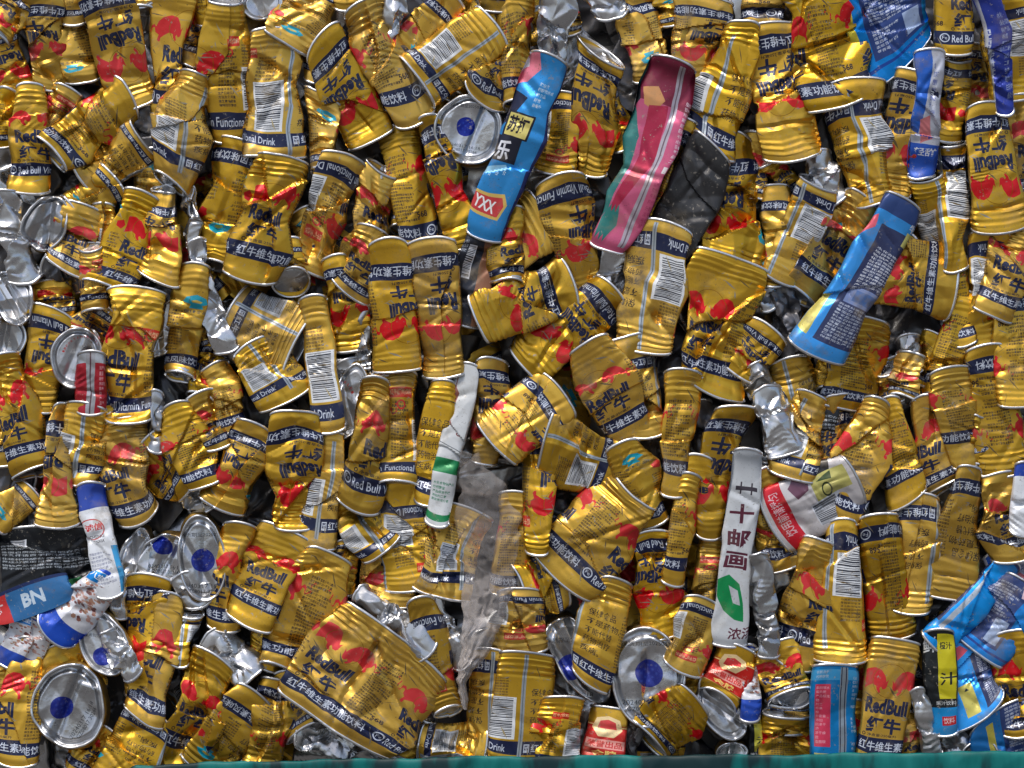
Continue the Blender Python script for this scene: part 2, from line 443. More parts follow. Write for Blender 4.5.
# ------------------------------------------------------------------ materials
def print_mat(name, imgs, rough=.30, dirt=.5, metal_top=.92, bump=.04):
    m = bpy.data.materials.new(name)
    m.use_nodes = True
    t = m.node_tree; N = t.nodes; L = t.links
    b = N['Principled BSDF']
    tc = N.new('ShaderNodeTexCoord'); oi = N.new('ShaderNodeObjectInfo')
    mul = N.new('ShaderNodeMath'); mul.operation = 'MULTIPLY'; mul.inputs[1].default_value = 13.7
    L.new(oi.outputs['Random'], mul.inputs[0])
    add = N.new('ShaderNodeVectorMath'); add.operation = 'ADD'
    L.new(tc.outputs['Object'], add.inputs[0]); L.new(mul.outputs[0], add.inputs[1])
    def noise(scale, detail, rough_=.6):
        n = N.new('ShaderNodeTexNoise'); n.inputs['Scale'].default_value = scale
        n.inputs['Detail'].default_value = detail; n.inputs['Roughness'].default_value = rough_
        L.new(add.outputs[0], n.inputs['Vector']); return n
    def ramp(src, a, bb, lo=0., hi=1.):
        r = N.new('ShaderNodeMapRange'); r.inputs['From Min'].default_value = a; r.inputs['From Max'].default_value = bb
        r.inputs['To Min'].default_value = lo; r.inputs['To Max'].default_value = hi
        L.new(src, r.inputs['Value']); return r.outputs['Result']
    def mix(f, A, B, kind='MIX'):
        x = N.new('ShaderNodeMix'); x.data_type = 'RGBA'; x.blend_type = kind
        L.new(f, x.inputs['Factor'])
        for s_, v in ((x.inputs['A'], A), (x.inputs['B'], B)):
            if isinstance(v, tuple): s_.default_value = v
            else: L.new(v, s_)
        return x.outputs['Result']
    if isinstance(imgs[0], bpy.types.Image):
        ti = N.new('ShaderNodeTexImage'); ti.image = imgs[0]
        tm = N.new('ShaderNodeTexImage'); tm.image = imgs[1]
        col, met = ti.outputs['Color'], tm.outputs['Color']
    else:
        rgb = N.new('ShaderNodeRGB'); rgb.outputs[0].default_value = imgs[0]
        vv = N.new('ShaderNodeValue'); vv.outputs[0].default_value = imgs[1]
        col, met = rgb.outputs[0], vv.outputs[0]
    # each can a little lighter, darker or browner than the next
    hsv = N.new('ShaderNodeHueSaturation')
    L.new(ramp(oi.outputs['Random'], 0, 1, .72, 1.12), hsv.inputs['Value'])
    wn = N.new('ShaderNodeTexWhiteNoise'); wn.noise_dimensions = '1D'; L.new(mul.outputs[0], wn.inputs['W'])
    L.new(ramp(wn.outputs['Value'], 0, 1, .96, 1.06), hsv.inputs['Saturation'])
    L.new(col, hsv.inputs['Color']); col = hsv.outputs['Color']
    n1 = noise(38, 6, .65); f1 = ramp(n1.outputs['Fac'], .54, .70, 0, dirt)          # dull grey brown grime
    gm = N.new('ShaderNodeMath'); gm.operation = 'MULTIPLY'; gm.use_clamp = True
    L.new(f1, gm.inputs[0]); L.new(ramp(wn.outputs['Value'], 0, 1, 1.5, .4), gm.inputs[1]); f1 = gm.outputs[0]
    col = mix(f1, col, (.16, .125, .075, 1))
    n2 = noise(520, 3, .7); f2 = ramp(n2.outputs['Fac'], .62, .70, 0, .75)           # specks
    gate = N.new('ShaderNodeMath'); gate.operation = 'MULTIPLY'
    n2b = noise(60, 3); L.new(f2, gate.inputs[0]); L.new(ramp(n2b.outputs['Fac'], .42, .6), gate.inputs[1])
    col = mix(gate.outputs[0], col, (.05, .04, .03, 1))
    n3 = noise(260, 4, .75); f3 = ramp(n3.outputs['Fac'], .60, .66, 0, .8)           # rubbed paint
    g3 = N.new('ShaderNodeMath'); g3.operation = 'MULTIPLY'
    n3b = noise(45, 2); L.new(f3, g3.inputs[0]); L.new(ramp(n3b.outputs['Fac'], .46, .58), g3.inputs[1])
    col = mix(g3.outputs[0], col, (.34, .31, .26, 1))
    L.new(col, b.inputs['Base Color'])
    mm = N.new('ShaderNodeMath'); mm.operation = 'MULTIPLY'; mm.inputs[1].default_value = metal_top
    L.new(met, mm.inputs[0])
    sub = N.new('ShaderNodeMath'); sub.operation = 'SUBTRACT'; sub.use_clamp = True
    L.new(mm.outputs[0], sub.inputs[0]); L.new(ramp(f1, 0, 1, 0, .5), sub.inputs[1])
    L.new(sub.outputs[0], b.inputs['Metallic'])
    ra = N.new('ShaderNodeMath'); ra.operation = 'ADD'; ra.use_clamp = True
    L.new(ramp(n1.outputs['Fac'], .3, .7, rough - .06, rough + .16), ra.inputs[0]); L.new(ramp(gate.outputs[0], 0, 1, 0, .3), ra.inputs[1])
    L.new(ra.outputs[0], b.inputs['Roughness'])
    n4 = noise(160, 4, .55)
    n5 = noise(420, 2, .5)
    ad = N.new('ShaderNodeMath'); ad.operation = 'MULTIPLY_ADD'; ad.inputs[1].default_value = .12
    L.new(n5.outputs['Fac'], ad.inputs[0]); L.new(n4.outputs['Fac'], ad.inputs[2])
    bp = N.new('ShaderNodeBump'); bp.inputs['Strength'].default_value = bump; bp.inputs['Distance'].default_value = .004
    L.new(ad.outputs[0], bp.inputs['Height'])
    L.new(bp.outputs['Normal'], b.inputs['Normal'])
    b.inputs['Coat Weight'].default_value = .15; b.inputs['Coat Roughness'].default_value = .15
    return m

MAT = {}
MAT['gold'] = print_mat('gold_lacquered_can', gold_art(), .34, .62, .85)
for _k, _f in dict(blue=art_blue, soda=art_soda, pink=art_pink, blackwhite=art_blackwhite, green=art_green, cheng=art_cheng,
                   porridge=art_porridge, post=art_post, redwhite=art_redwhite, juice=art_juice, badge=art_badge, bluepink=art_bluepink,
                   nutri=art_nutri, violet=art_violet, pouch=art_pouch, brown=art_brown, redseam=art_redseam, carton=art_carton).items():
    MAT[_k] = print_mat(_k + '_printed_can', _f(), .36, .5)
MAT['black'] = print_mat('black_scuffed_metal', ((.035, .036, .04, 1), .35), .42, .3)
MAT['silver'] = print_mat('bare_aluminium', ((.58, .59, .61, 1), 1.0), .26, .5, .95)
MAT['dark'] = print_mat('dark_aluminium', ((.12, .12, .13, 1), .8), .34, .5)  # dark grey aluminium; also paints the gap shade on deep scrap and core
MAT['rim'] = print_mat('rolled_aluminium_rim', ((.76, .77, .79, 1), 1.0), .26, .45, .95, .08)
MAT['goldcore'] = print_mat('gold_bare_can', ((.50, .32, .09, 1), 1.0), .34, .6)
MAT['lid'] = print_mat('can_base_aluminium', art_lid(), .27, .35, .95, .12)
MAT['topend'] = print_mat('can_top_aluminium', art_topend(), .3, .4, .9, .12)
FACE = dict(L=.08, T=.235, M=.40, N=.52, R=.54, B=.635, S=.70, W=.78, H=.91)

# ------------------------------------------------------------------ geometry
def world_pts(P):
    """bale units (x right, y down, z towards the viewer) -> metres"""
    return np.stack([(P[..., 0] - 512) * S, -P[..., 2] * S, (384 - P[..., 1]) * S], -1)

def mesh_obj(name, V, faces, mat, parent=None, uv=None, org=None, smooth=True, crisp=0):
    me = bpy.data.meshes.new(name)
    V = np.asarray(V, dtype=np.float32)
    if org is not None:
        V = V - np.array(org, dtype=np.float32)
    F = np.asarray(faces, dtype=np.int32)
    me.vertices.add(len(V)); me.vertices.foreach_set('co', V.ravel())
    me.loops.add(F.size); me.loops.foreach_set('vertex_index', F.ravel())
    me.polygons.add(len(F))
    me.polygons.foreach_set('loop_start', np.arange(0, F.size, F.shape[1], dtype=np.int32))
    me.polygons.foreach_set('loop_total', np.full(len(F), F.shape[1], dtype=np.int32))
    if uv is not None:
        l = me.uv_layers.new(name='UVMap')
        l.data.foreach_set('uv', np.asarray(uv, dtype=np.float32)[F.ravel()].ravel())
    me.update(calc_edges=True)
    if smooth:
        me.polygons.foreach_set('use_smooth', np.ones(len(F), dtype=bool))
    if smooth and crisp:
        me.set_sharp_from_angle(angle=math.radians(crisp))
    me.materials.append(mat)
    o = bpy.data.objects.new(name, me)
    COL.objects.link(o)
    if parent is not None:
        o.parent = parent
    return o

def grid_faces(nr, nc, off=0):
    i, j = np.meshgrid(np.arange(nr - 1), np.arange(nc - 1), indexing='ij')
    a = (i * nc + j).ravel() + off
    return np.stack([a, a + 1, a + nc + 1, a + nc], -1)

def facet_field(rng, lo, hi, step, q, chans=3):
    """crumpled sheet: random points joined into flat facets; q (n,2) -> (n,chans)"""
    w, h = hi[0] - lo[0], hi[1] - lo[1]
    nx, ny = max(2, int(round(w / step)) + 1), max(2, int(round(h / step)) + 1)
    pts = []
    for i in range(nx):
        for j in range(ny):
            jx = rng.uniform(-.42, .42) * w / (nx - 1) if 0 < i < nx - 1 else 0
            jy = rng.uniform(-.42, .42) * h / (ny - 1) if 0 < j < ny - 1 else rng.uniform(-.01, .01)
            pts.append(Vector((lo[0] - 1 + (w + 2) * i / (nx - 1) + jx, lo[1] - 1 + (h + 2) * j / (ny - 1) + jy)))
    r = delaunay_2d_cdt(pts, [], [], 0, 1e-6)
    P = np.array([tuple(v) for v in r[0]])
    T = np.array([tuple(f) for f in r[2]])
    hgt = rng.uniform(-1, 1, (len(P), chans))
    out = np.zeros((len(q), chans))
    done = np.zeros(len(q), bool)
    for a, b, c in T:
        A, B, C = P[a], P[b], P[c]
        d = (B[0]-A[0])*(C[1]-A[1]) - (B[1]-A[1])*(C[0]-A[0])
        if abs(d) < 1e-9:
            continue
        bb = ((q[:, 0] >= min(A[0], B[0], C[0]) - .01) & (q[:, 0] <= max(A[0], B[0], C[0]) + .01) &
              (q[:, 1] >= min(A[1], B[1], C[1]) - .01) & (q[:, 1] <= max(A[1], B[1], C[1]) + .01) & ~done)
        k = np.nonzero(bb)[0]
        if not len(k):
            continue
        x, y = q[k, 0] - A[0], q[k, 1] - A[1]
        u = (x*(C[1]-A[1]) - y*(C[0]-A[0])) / d
        v = ((B[0]-A[0])*y - (B[1]-A[1])*x) / d
        ins = (u >= -1e-4) & (v >= -1e-4) & (u + v <= 1.0001)
        kk = k[ins]
        u, v = u[ins][:, None], v[ins][:, None]
        out[kk] = hgt[a]*(1-u-v) + hgt[b]*u + hgt[c]*v
        done[kk] = True
    return out

def section(n, ratio, NU):
    """flattened ring, NU+1 points evenly spaced along it, starting and ending at the back"""
    f = np.linspace(-math.pi, math.pi, 721)
    X = np.sign(np.sin(f)) * np.abs(np.sin(f)) ** (2 / n)
    Z = np.sign(np.cos(f)) * np.abs(np.cos(f)) ** (2 / n)
    l = np.concatenate([[0], np.cumsum(np.hypot(np.diff(X), np.diff(Z) * ratio))])
    # more points in front, where the folds show
    g = np.linspace(-1, 1, NU + 1)
    g = np.sign(g) * (np.abs(g) ** 1.12)
    t = l[-1] * .5 * (1 + g)
    return np.interp(t, l, X), np.interp(t, l, Z), t - l[-1] * .5

def can_shell(p, rng):
    """p: dict of the can -> points (NV, NU+1, 3) in bale units, uv, end rings"""
    P0, P1 = np.array([p['x0'], p['y0']], float), np.array([p['x1'], p['y1']], float)
    L = np.hypot(*(P1 - P0))
    d = (P1 - P0) / L
    n = np.array([d[1], -d[0]])
    NV = int(min(110, max(26, L / 1.25)))
    NU = int(min(150, max(60, max(p['w0'], p['w1'], p['wm']) * 1.75)))
    v = np.linspace(0, 1, NV)
    s = v * L
    w0, w1, wm = p['w0'] / 2, p['w1'] / 2, p['wm'] / 2
    hw = np.interp(v, [0, rng.uniform(.3, .7), 1], [w0, wm, w1])
    e0, e1 = np.exp(-(s/13)**2), np.exp(-((L-s)/13)**2)
    hM = p['th']
    h = hM + (min(w0*.62, 14) - hM)*e0 + (min(w1*.62, 14) - hM)*e1
    if p['th'] < 5:
        h = hM + 0*h
    neck = 1 - .035*np.exp(-(s/3.5)**2) - .03*np.exp(-((L-s)/4.5)**2)
    rib = np.zeros(NV)
    if p['rib']:
        k = (s > 5) & (s < 5 + 3*5.2)
        rib[k] = p['ra']*np.sin((s[k]-5)/5.2*2*math.pi - .6)
        k = (L - s > 3) & (L - s < 9)
        rib[k] += .55*np.sin((L - s[k]-3)/6*math.pi)
    X1, Z1, arc = section(3.3, hM / max(wm, 1), NU)
    X = (hw*neck + rib*.5)[:, None] * X1[None]
    rnd_end = np.clip(e0 + e1, 0, 1)[:, None]
    Ze = np.sign(Z1)*np.sqrt(np.clip(1 - X1**2, 0, 1))
    Zs = Z1[None]*(1 - rnd_end) + Ze[None]*rnd_end
    Z = (h*neck)[:, None] * Zs + rib[:, None]*np.sign(Z1)*np.abs(Z1)**.5
    arcpx = arc[None] * hw[:, None]
    sg = np.repeat(s[:, None], NU+1, 1)
    # folds
    Wm = max(w0, w1, wm)
    q = np.stack([(arc[None] * Wm + 0*sg).ravel(), sg.ravel()], -1)
    D = p['d']
    lo, hi = (-arc[-1]*Wm - .5, -.5), (arc[-1]*Wm + .5, L + .5)
    f1 = facet_field(rng, lo, hi, p['step'], q).reshape(NV, NU+1, 3)
    f2 = facet_field(rng, lo, hi, p['step']*.5, q).reshape(NV, NU+1, 3)
    f3 = facet_field(rng, lo, hi, p['step']*.36, q, 1).reshape(NV, NU+1, 1)*np.clip(f1[..., 1:2]*2.5, 0, 1)
    fs = 1 - .7*np.exp(-(s/7)**2) - .7*np.exp(-((L-s)/7)**2)
    back = np.clip((arc[-1] - np.abs(arc)) / (arc[-1]*.18), 0, 1)[None]
    amp = D * fs[:, None] * back
    dz = (4.6*f1[..., 0] + .5*f2[..., 0] + .45*f3[..., 0]) * amp
    # flat planes meeting along sharp edges, as pressed metal does
    pl = []
    for _ in range(rng.integers(2, 5)):
        ax, bs = rng.choice([-1, 1])*rng.uniform(.15, .65), rng.uniform(-.35, .35)
        pl.append(rng.uniform(0, 4) + ax*(X - rng.uniform(-.3, .3)*Wm) + bs*(sg - rng.uniform(.2, .8)*L))
    pl = np.min(pl, 0)
    pl = np.maximum(pl, rng.uniform(-9, -5) + rng.uniform(-.25, .25)*(sg - L/2))
    dz += (pl - pl.mean())*min(D, 1.2)*np.clip(Z1*3, 0, 1)[None]*fs[:, None]*.85
    dx = (3.0*f1[..., 1] + .6*f2[..., 1]) * amp
    ds = (3.0*f1[..., 2] + .6*f2[..., 2]) * amp
    # outline: each side buckled on its own
    kn = max(2, int(L/30))
    for sd in (-1, 1):
        kk = rng.uniform(-1, 1, kn + 2)*min(.2*D, .26)
        kk[0] *= .3; kk[-1] *= .3
        prof = np.interp(v*(kn + 1), np.arange(kn + 2), kk)*min(1, 30/max(hw.max(), 1))
        dx += np.where(X1*sd > 0, X1**2*sd, 0)[None]*(prof*hw)[:, None]
    # bunched wrinkles
    for _ in range(rng.integers(0, 2) if D > .5 else 0):
        a = rng.uniform(-.7, .7)
        cx, cs = rng.uniform(-.6, .6)*Wm, rng.uniform(.2, .85)*L
        r = rng.uniform(9, 18)
        ph = ((sg - cs)*math.cos(a) - (X - cx)*math.sin(a))/rng.uniform(4, 7)
        tri = 2*np.abs(ph - np.floor(ph + .5))
        m = np.clip(1.15 - np.hypot(sg - cs, (X - cx)*.7)/r, 0, 1)
        dz += -tri*m*rng.uniform(1.2, 2.6)*back
    front = np.clip(Z1*1.6, 0, 1)[None]
    for _ in range(rng.integers(3, 6) if D > .5 else 1):
        a = rng.choice([rng.uniform(-.6, .6), rng.uniform(-1.5, 1.5)])
        cx, cs = rng.uniform(-.5, .5)*Wm, rng.uniform(.15, .85)*L
        dist = (sg - cs)*math.cos(a) - (X - cx)*math.sin(a)
        r, dep = rng.uniform(2.5, 8), rng.uniform(2.0, 6.0)*D*min(1, p['th']/7)
        along = (sg - cs)*math.sin(a) + (X - cx)*math.cos(a)
        g = np.clip(1 - np.abs(dist)/r, 0, 1)*dep - np.clip(1 - np.abs(dist)/(2.2*r), 0, 1)*dep*.35
        g *= np.clip(1.3 - np.abs(along)/(Wm*rng.uniform(.8, 2.0)), 0, 1)
        dz -= g*front*fs[:, None]
    # sheet folded over itself: a step in the surface, and the print under the fold is lost
    su, sv = np.zeros_like(X), np.zeros_like(X)
    for _ in range(rng.integers(0, 3) if D > .65 else 0):
        a = rng.choice([rng.uniform(-.7, .7), rng.uniform(-1.5, 1.5)])
        sgn = rng.choice([-1, 1])
        cx, cs = rng.uniform(-.35, .35)*Wm, rng.uniform(.28, .72)*L
        kink = np.abs((sg - cs)*math.sin(a) + (X - cx)*math.cos(a))*rng.uniform(-.25, .25)
        dist = sgn*((sg - cs)*math.cos(a) - (X - cx)*math.sin(a) + kink)
        st = np.clip(dist/1.6 + .5, 0, 1)
        st = st*st*(3 - 2*st)
        dec = np.clip(1 - np.clip(dist, 0, None)/rng.uniform(22, 45), 0, 1)
        dip = np.clip(1 + dist/9, 0, 1)*(dist < 0)
        hh = rng.uniform(3.0, 6.0)*min(D, 1.3)
        fr = np.clip(Z1*3, 0, 1)[None]*fs[:, None]
        dz += (hh*st*dec - hh*.45*dip)*fr
        dx += st*rng.uniform(-3.5, 3.5)*fs[:, None]*dec*np.clip(Z1*1.5 + 1.2, 0, 1)[None]
        j = rng.uniform(5, 10)*sgn
        su += -math.sin(a)*j*st; sv += math.cos(a)*j*st
    if p['th'] < 5:
        dz *= .6
    off = np.zeros_like(X)
    zz = Z1[None]
    zz = Ze[None]
    off += -p['t0']*zz*np.clip(1 - sg/(L*.35), 0, 1) + p['t1']*zz*np.clip(1 - (L-sg)/(L*.35), 0, 1)
    off += X*(math.tan(math.radians(p['s0']))*(1-v) + math.tan(math.radians(p['s1']))*v)[:, None]
    # ends a little wobbly
    wob = rng.uniform(-1, 1, 4)
    off += (wob[0]*np.sin(arc*1.7+wob[1]*3)*1.1*D)[None]*e0[:, None] + (wob[2]*np.sin(arc*2.1+wob[3]*3)*1.1*D)[None]*e1[:, None]
    gx, gy = p['gx'], p['gy']
    # the press plate: whatever stood proud was pushed back almost flat
    cap = p['th']*rng.uniform(.55, 1.0) + rng.uniform(-.05, .05)*X
    Zf = Z + dz
    Zf = np.where(Zf > cap, cap + (Zf - cap)*.42, Zf)
    Zf = Zf + gx*X + gy*(sg - L/2)
    bend = p['b']*4*v*(1-v)
    cx = P0[0] + d[0]*s + n[0]*bend
    cy = P0[1] + d[1]*s + n[1]*bend
    XX, OO = X + dx, off + ds
    Q = np.stack([cx[:, None] + n[0]*XX + d[0]*OO, cy[:, None] + n[1]*XX + d[1]*OO, p['z'] + Zf], -1)
    ua = arcpx/260 if p['per'] == -1 else arcpx/p['per']
    uv = np.stack([p['uc'] + ua + su/260, 1 - np.clip(v[:, None] + sv/105 + 0*ua, .01, .99)], -1)
    return Q, uv, d

def end_parts(R, out, rad=1.2):
    """R ring (n,3); out unit vector outwards (3,). returns rim verts/faces and disc ring stack"""
    n = len(R)
    c = R.mean(0)
    rd = R - c
    rd /= np.linalg.norm(rd, axis=1)[:, None] + 1e-9
    V = []
    for k in range(7):
        a = 2*math.pi*k/7
        V.append(R + rd*(rad*math.cos(a)) + out*(rad*1.25*math.sin(a) + .4))
    V = np.array(V)
    F = []
    for k in range(7):
        k2 = (k+1) % 7
        i = np.arange(n); j = (i+1) % n
        F.append(np.stack([k*n+i, k*n+j, k2*n+j, k2*n+i], -1))
    return V.reshape(-1, 3), np.concatenate(F)

def lid_disc(R, out, rng, D):
    c = R.mean(0)
    prof = [(1., 0), (.95, -2.6), (.89, -3.2), (.85, -1.2), (.8, -.7), (.6, -.8), (.4, -.6), (.2, -.9), (.02, -1.)]
    V = []
    n = len(R)
    for k, (f, z) in enumerate(prof):
        V.append(c + (R - c)*f + out*z)
    V = np.array(V)
    q = V.reshape(-1, 3)[:, :2]
    m = facet_field(rng, q.min(0) - 1, q.max(0) + 1, 11, q).reshape(V.shape)
    w = np.array([0] + [.7]*2 + [1]*6)[:, None, None]
    V = V + m*w*D*2.6
    F = []
    for k in range(len(prof)-1):
        i = np.arange(n); j = (i+1) % n
        F.append(np.stack([k*n+i, k*n+j, (k+1)*n+j, (k+1)*n+i], -1))
    return V.reshape(-1, 3), np.concatenate(F)

THINGS = []
SEED = [100]
def can(x0, y0, x1, y1, w0, w1, face='L', z=3, t0=3., t1=3., s0=0, s1=0, wm=None, b=0, kind='gold', d=1., th=None, du=0,
        label=None, name='crushed_can', cat='drink can', lm=None, group=None, gx=None, gy=None, step=30, per=300, note=None):
    SEED[0] += 1
    rng = np.random.default_rng(SEED[0])
    g = kind == 'gold'
    if g and t1 == 3. and rng.random() < .22: t1 = -5.
    elif g and t0 == 3. and rng.random() < .2: t0 = -5.
    t0, t1 = (t0*1.6 if t0 > 0 else t0), (t1*1.6 if t1 > 0 else t1)
    if g:
        w0, w1, wm = w0*1.05, w1*1.05, (wm or (w0 + w1)/2*1.05)*1.05
        if d == 1.:
            d = float(rng.choice([.8, 1.1, 1.35, 1.7]))
    p = dict(x0=x0, y0=y0, x1=x1, y1=y1, w0=w0, w1=w1, wm=wm or (w0 + w1)/2*1.03, t0=t0, t1=t1, s0=s0, s1=s1, b=b, d=d, step=step,
             z=z*6.0 + rng.uniform(-1, 1), th=th or rng.uniform(6.5, 9.5), rib=g and d < 1.8, per=per,
             uc=(FACE[face] if g else .5) + du + (rng.choice([-.055, -.02, .05]) if face in 'LM' and g and du == 0 and (wm or w1) < 50 else 0), ra=rng.uniform(.25, 1.05),
             gx=rng.uniform(-.2, .2) if gx is None else gx, gy=rng.uniform(-.15, .15) if gy is None else gy)
    Q, uv, dd = can_shell(p, rng)
    cx, cy = (x0 + x1)/2, (y0 + y1)/2
    org = world_pts(np.array([cx, cy, p['z']]))
    root = bpy.data.objects.new(name, None)
    root.empty_display_size = .01
    root.location = org
    COL.objects.link(root)
    nv, nu = Q.shape[:2]
    mesh_obj('can_body' if name in ('crushed_can',) else 'body', world_pts(Q.reshape(-1, 3)), grid_faces(nv, nu), MAT[kind], root, uv.reshape(-1, 2), org, crisp=22)
    if p['th'] >= 5:
        for ring, sg, t in ((Q[0, :-1], -1, t0), (Q[-1, :-1], 1, t1)):
            o3 = np.array([dd[0]*sg, dd[1]*sg, -t/14.]); o3 /= np.linalg.norm(o3)
            V, F = end_parts(ring, o3)
            mesh_obj('end_rim', world_pts(V), F, MAT['rim'], root, None, org)
            if t <= 2:
                V, F = lid_disc(ring, o3, rng, d)
                mesh_obj('end_lid', world_pts(V), F, MAT['silver'], root, None, org, crisp=25)
    a = math.degrees(math.atan2(-(y0 - y1), x0 - x1)) % 360     # design-up direction, 90 = up
    THINGS.append(dict(o=root, x=cx, y=cy, a=a, face=face, kind=kind, label=label, cat=cat, lm=lm, z=z, note=note,
                       L=math.hypot(x1-x0, y1-y0), w=p['wm'], t0=t0, t1=t1, group=group))
    return root

def lid(cx, cy, w, h, rot, z, dot=(0, 0), kind='lid', d=1., label=None, lm=None, tx=0, ty=0, folds=2, core='goldcore', back=(0, 0), texrot=0, step=14):
    """a can seen end on: base (or top) disc, its rolled rim and the squashed body behind it"""
    SEED[0] += 1
    rng = np.random.default_rng(SEED[0])
    NR, NA = 30, 96
    th = np.linspace(0, 2*math.pi, NA, endpoint=False)
    ro = 1 + .035*d*np.sin(3*th + rng.uniform(0, 6)) + .03*d*np.abs(np.sin(2.5*th + rng.uniform(0, 6))) - .02
    fr = np.linspace(1, 0.0, NR)
    prof = np.interp(fr, [0, .45, .66, .74, .80, .86, .93, .965, 1], [-1.6, -1.2, -.6, -.4, .2, -2.6, -3.2, -2.6, 0])
    c, s_ = math.cos(math.radians(rot)), math.sin(math.radians(rot))
    lx = (fr[:, None]*ro[None]*np.cos(th)[None])*w/2
    ly = (fr[:, None]*ro[None]*np.sin(th)[None])*h/2
    x = lx*c - ly*s_; y = lx*s_ + ly*c
    zz = np.repeat(prof[:, None], NA, 1)*min(w, h)/60
    q = np.stack([x.ravel(), y.ravel()], -1)
    lo, hi = q.min(0) - 1, q.max(0) + 1
    f1 = facet_field(rng, lo, hi, step, q).reshape(NR, NA, 3)
    zz = zz + f1[..., 0]*2.8*d
    x = x + f1[..., 1]*1.5*d; y = y + f1[..., 2]*1.5*d
    for _ in range(folds):
        a = math.radians(rot) + math.pi/2 + rng.uniform(-.5, .5)
        off = rng.uniform(-.28, .28)*min(w, h)
        dist = x*math.sin(a) - y*math.cos(a) - off
        r = rng.uniform(4, 9)
        zz = zz - np.clip(1 - np.abs(dist)/r, 0, 1)*rng.uniform(2, 5)*d + np.clip(1 - np.abs(dist + 9)/8, 0, 1)*rng.uniform(0, 3)*d
    zz = zz + tx*x + ty*y
    Z = z*6.0
    Q = np.stack([cx + x, cy + y, Z + zz], -1)
    R = 33.0
    ct, st = math.cos(math.radians(texrot)), math.sin(math.radians(texrot))
    # print lies on the sheet before it was squashed
    ux, uy = (lx*c - ly*s_ - dot[0]), (lx*s_ + ly*c - dot[1])
    sc = max(.8, max(w, h)/66)
    uv = np.stack([.5 + (ux*ct + uy*st)/(2.2*R*sc), .5 - (-ux*st + uy*ct)/(2.2*R*sc)], -1)
    org = world_pts(np.array([cx, cy, Z]))
    root = bpy.data.objects.new('crushed_can', None); root.location = org; root.empty_display_size = .01
    COL.objects.link(root)
    F = []
    for k in range(NR-1):
        i = np.arange(NA); j = (i+1) % NA
        F.append(np.stack([k*NA+i, k*NA+j, (k+1)*NA+j, (k+1)*NA+i], -1))
    mesh_obj('end_lid', world_pts(Q.reshape(-1, 3)), np.concatenate(F), MAT[kind], root, uv.reshape(-1, 2), org)
    o3 = np.array([0, 0, 1.])
    V, F = end_parts(Q[0], o3, 1.5)
    mesh_obj('end_rim', world_pts(V), F, MAT['rim'], root, None, org)
    nb = 14
    B = []
    m = facet_field(rng, (0, 0), (NA, nb), 6, np.stack(np.meshgrid(np.arange(NA), np.arange(nb)), -1).reshape(-1, 2).astype(float)).reshape(nb, NA, 3)
    for k in range(nb):
        f = k/(nb-1)
        g = 1 - .02 + .10*math.sin(min(1, f*3)*math.pi/2)
        ring = np.stack([cx + x[0]*g + back[0]*f, cy + y[0]*g + back[1]*f, Z + zz[0] - f*26], -1)
        B.append(ring + m[k]*min(1, k*.4)*2.2)
    B = np.array(B).reshape(-1, 3)
    F = []
    for k in range(nb-1):
        i = np.arange(NA); j = (i+1) % NA
        F.append(np.stack([k*NA+i, k*NA+j, (k+1)*NA+j, (k+1)*NA+i], -1))
    mesh_obj('can_body', world_pts(B), np.concatenate(F), MAT[core], root, None, org)
    THINGS.append(dict(o=root, x=cx, y=cy, a=0, face='end', kind='lid', label=label, cat='drink can', lm=lm, z=z, note=None, L=h, w=w, t0=0, t1=0, group=None))
    return root

def scrap(x0, y0, x1, y1, w0, w1=None, z=3, kind='silver', d=1.7, label=None, lm=None, th=6, **k):
    return can(x0, y0, x1, y1, w0, w1 or w0, 'L', z, kind=kind, d=d, label=label, lm=lm, th=th, step=12, **k)

# ------------------------------------------------------------------ the cans, top rows to bottom rows
# (x0, y0) middle of the shoulder end, (x1, y1) middle of the navy band end, widths there, side facing out, depth layer
G = can
G(46,84,42,-4,36,40,'L',2,t0=4); G(18,93,-2,28,34,28,'L',1); G(80,78,62,0,36,24,'H',1)
G(135,102,103,-12,40,58,'L',4,t0=4,du=.01); G(172,-14,163,112,42,27,'M',3,du=-.05); G(226,2,230,138,34,34,'R',4,wm=58)
G(200,-8,190,62,24,20,'L',1); G(207,20,200,-40,26,22,'T',2); G(250,22,222,64,62,50,'N',2,t0=-12)
G(30,88,28,190,28,41,'M',4,du=-.03); G(67,92,40,142,34,30,'N',2); G(122,96,53,154,50,46,'T',4,t0=5,s0=10)
G(88,180,145,138,50,48,'W',3); G(72,212,112,182,42,46,'H',3); G(150,158,148,208,24,28,'H',1)
G(194,76,172,184,30,42,'B',5,wm=54,s1=22,du=.03); G(212,264,241,144,36,48,'H',3,t0=-4); G(276,34,274,156,46,58,'B',5,t1=2,du=.01)
G(5,92,0,142,22,22,'T',1); G(-8,34,20,-8,34,34,'L',2); G(70,-22,73,20,26,24,'H',2); G(98,-8,84,46,22,22,'L',0)
G(143,8,150,-60,28,28,'T',2)
G(290,44,322,-12,54,42,'H',4,t0=2); G(372,138,324,44,48,46,'L',5,t1=5,s1=-24,du=.01); G(364,10,414,116,44,44,'T',5,t1=6,t0=4)
G(324,98,318,172,38,15,'H',5,t0=2,s0=24); G(306,264,344,160,52,42,'R',5,t0=3,s0=8); G(400,130,420,246,42,38,'T',3,t0=4,du=.03)
G(383,170,364,258,34,24,'L',4,wm=48,s0=15); G(464,244,429,120,28,22,'L',5,wm=34); G(491,28,416,82,54,62,'B',5,du=.035)
G(404,52,452,0,38,32,'H',3,du=.05); G(348,6,344,-60,28,28,'H',4); G(518,24,488,94,30,46,'M',4,t1=8,s1=12)
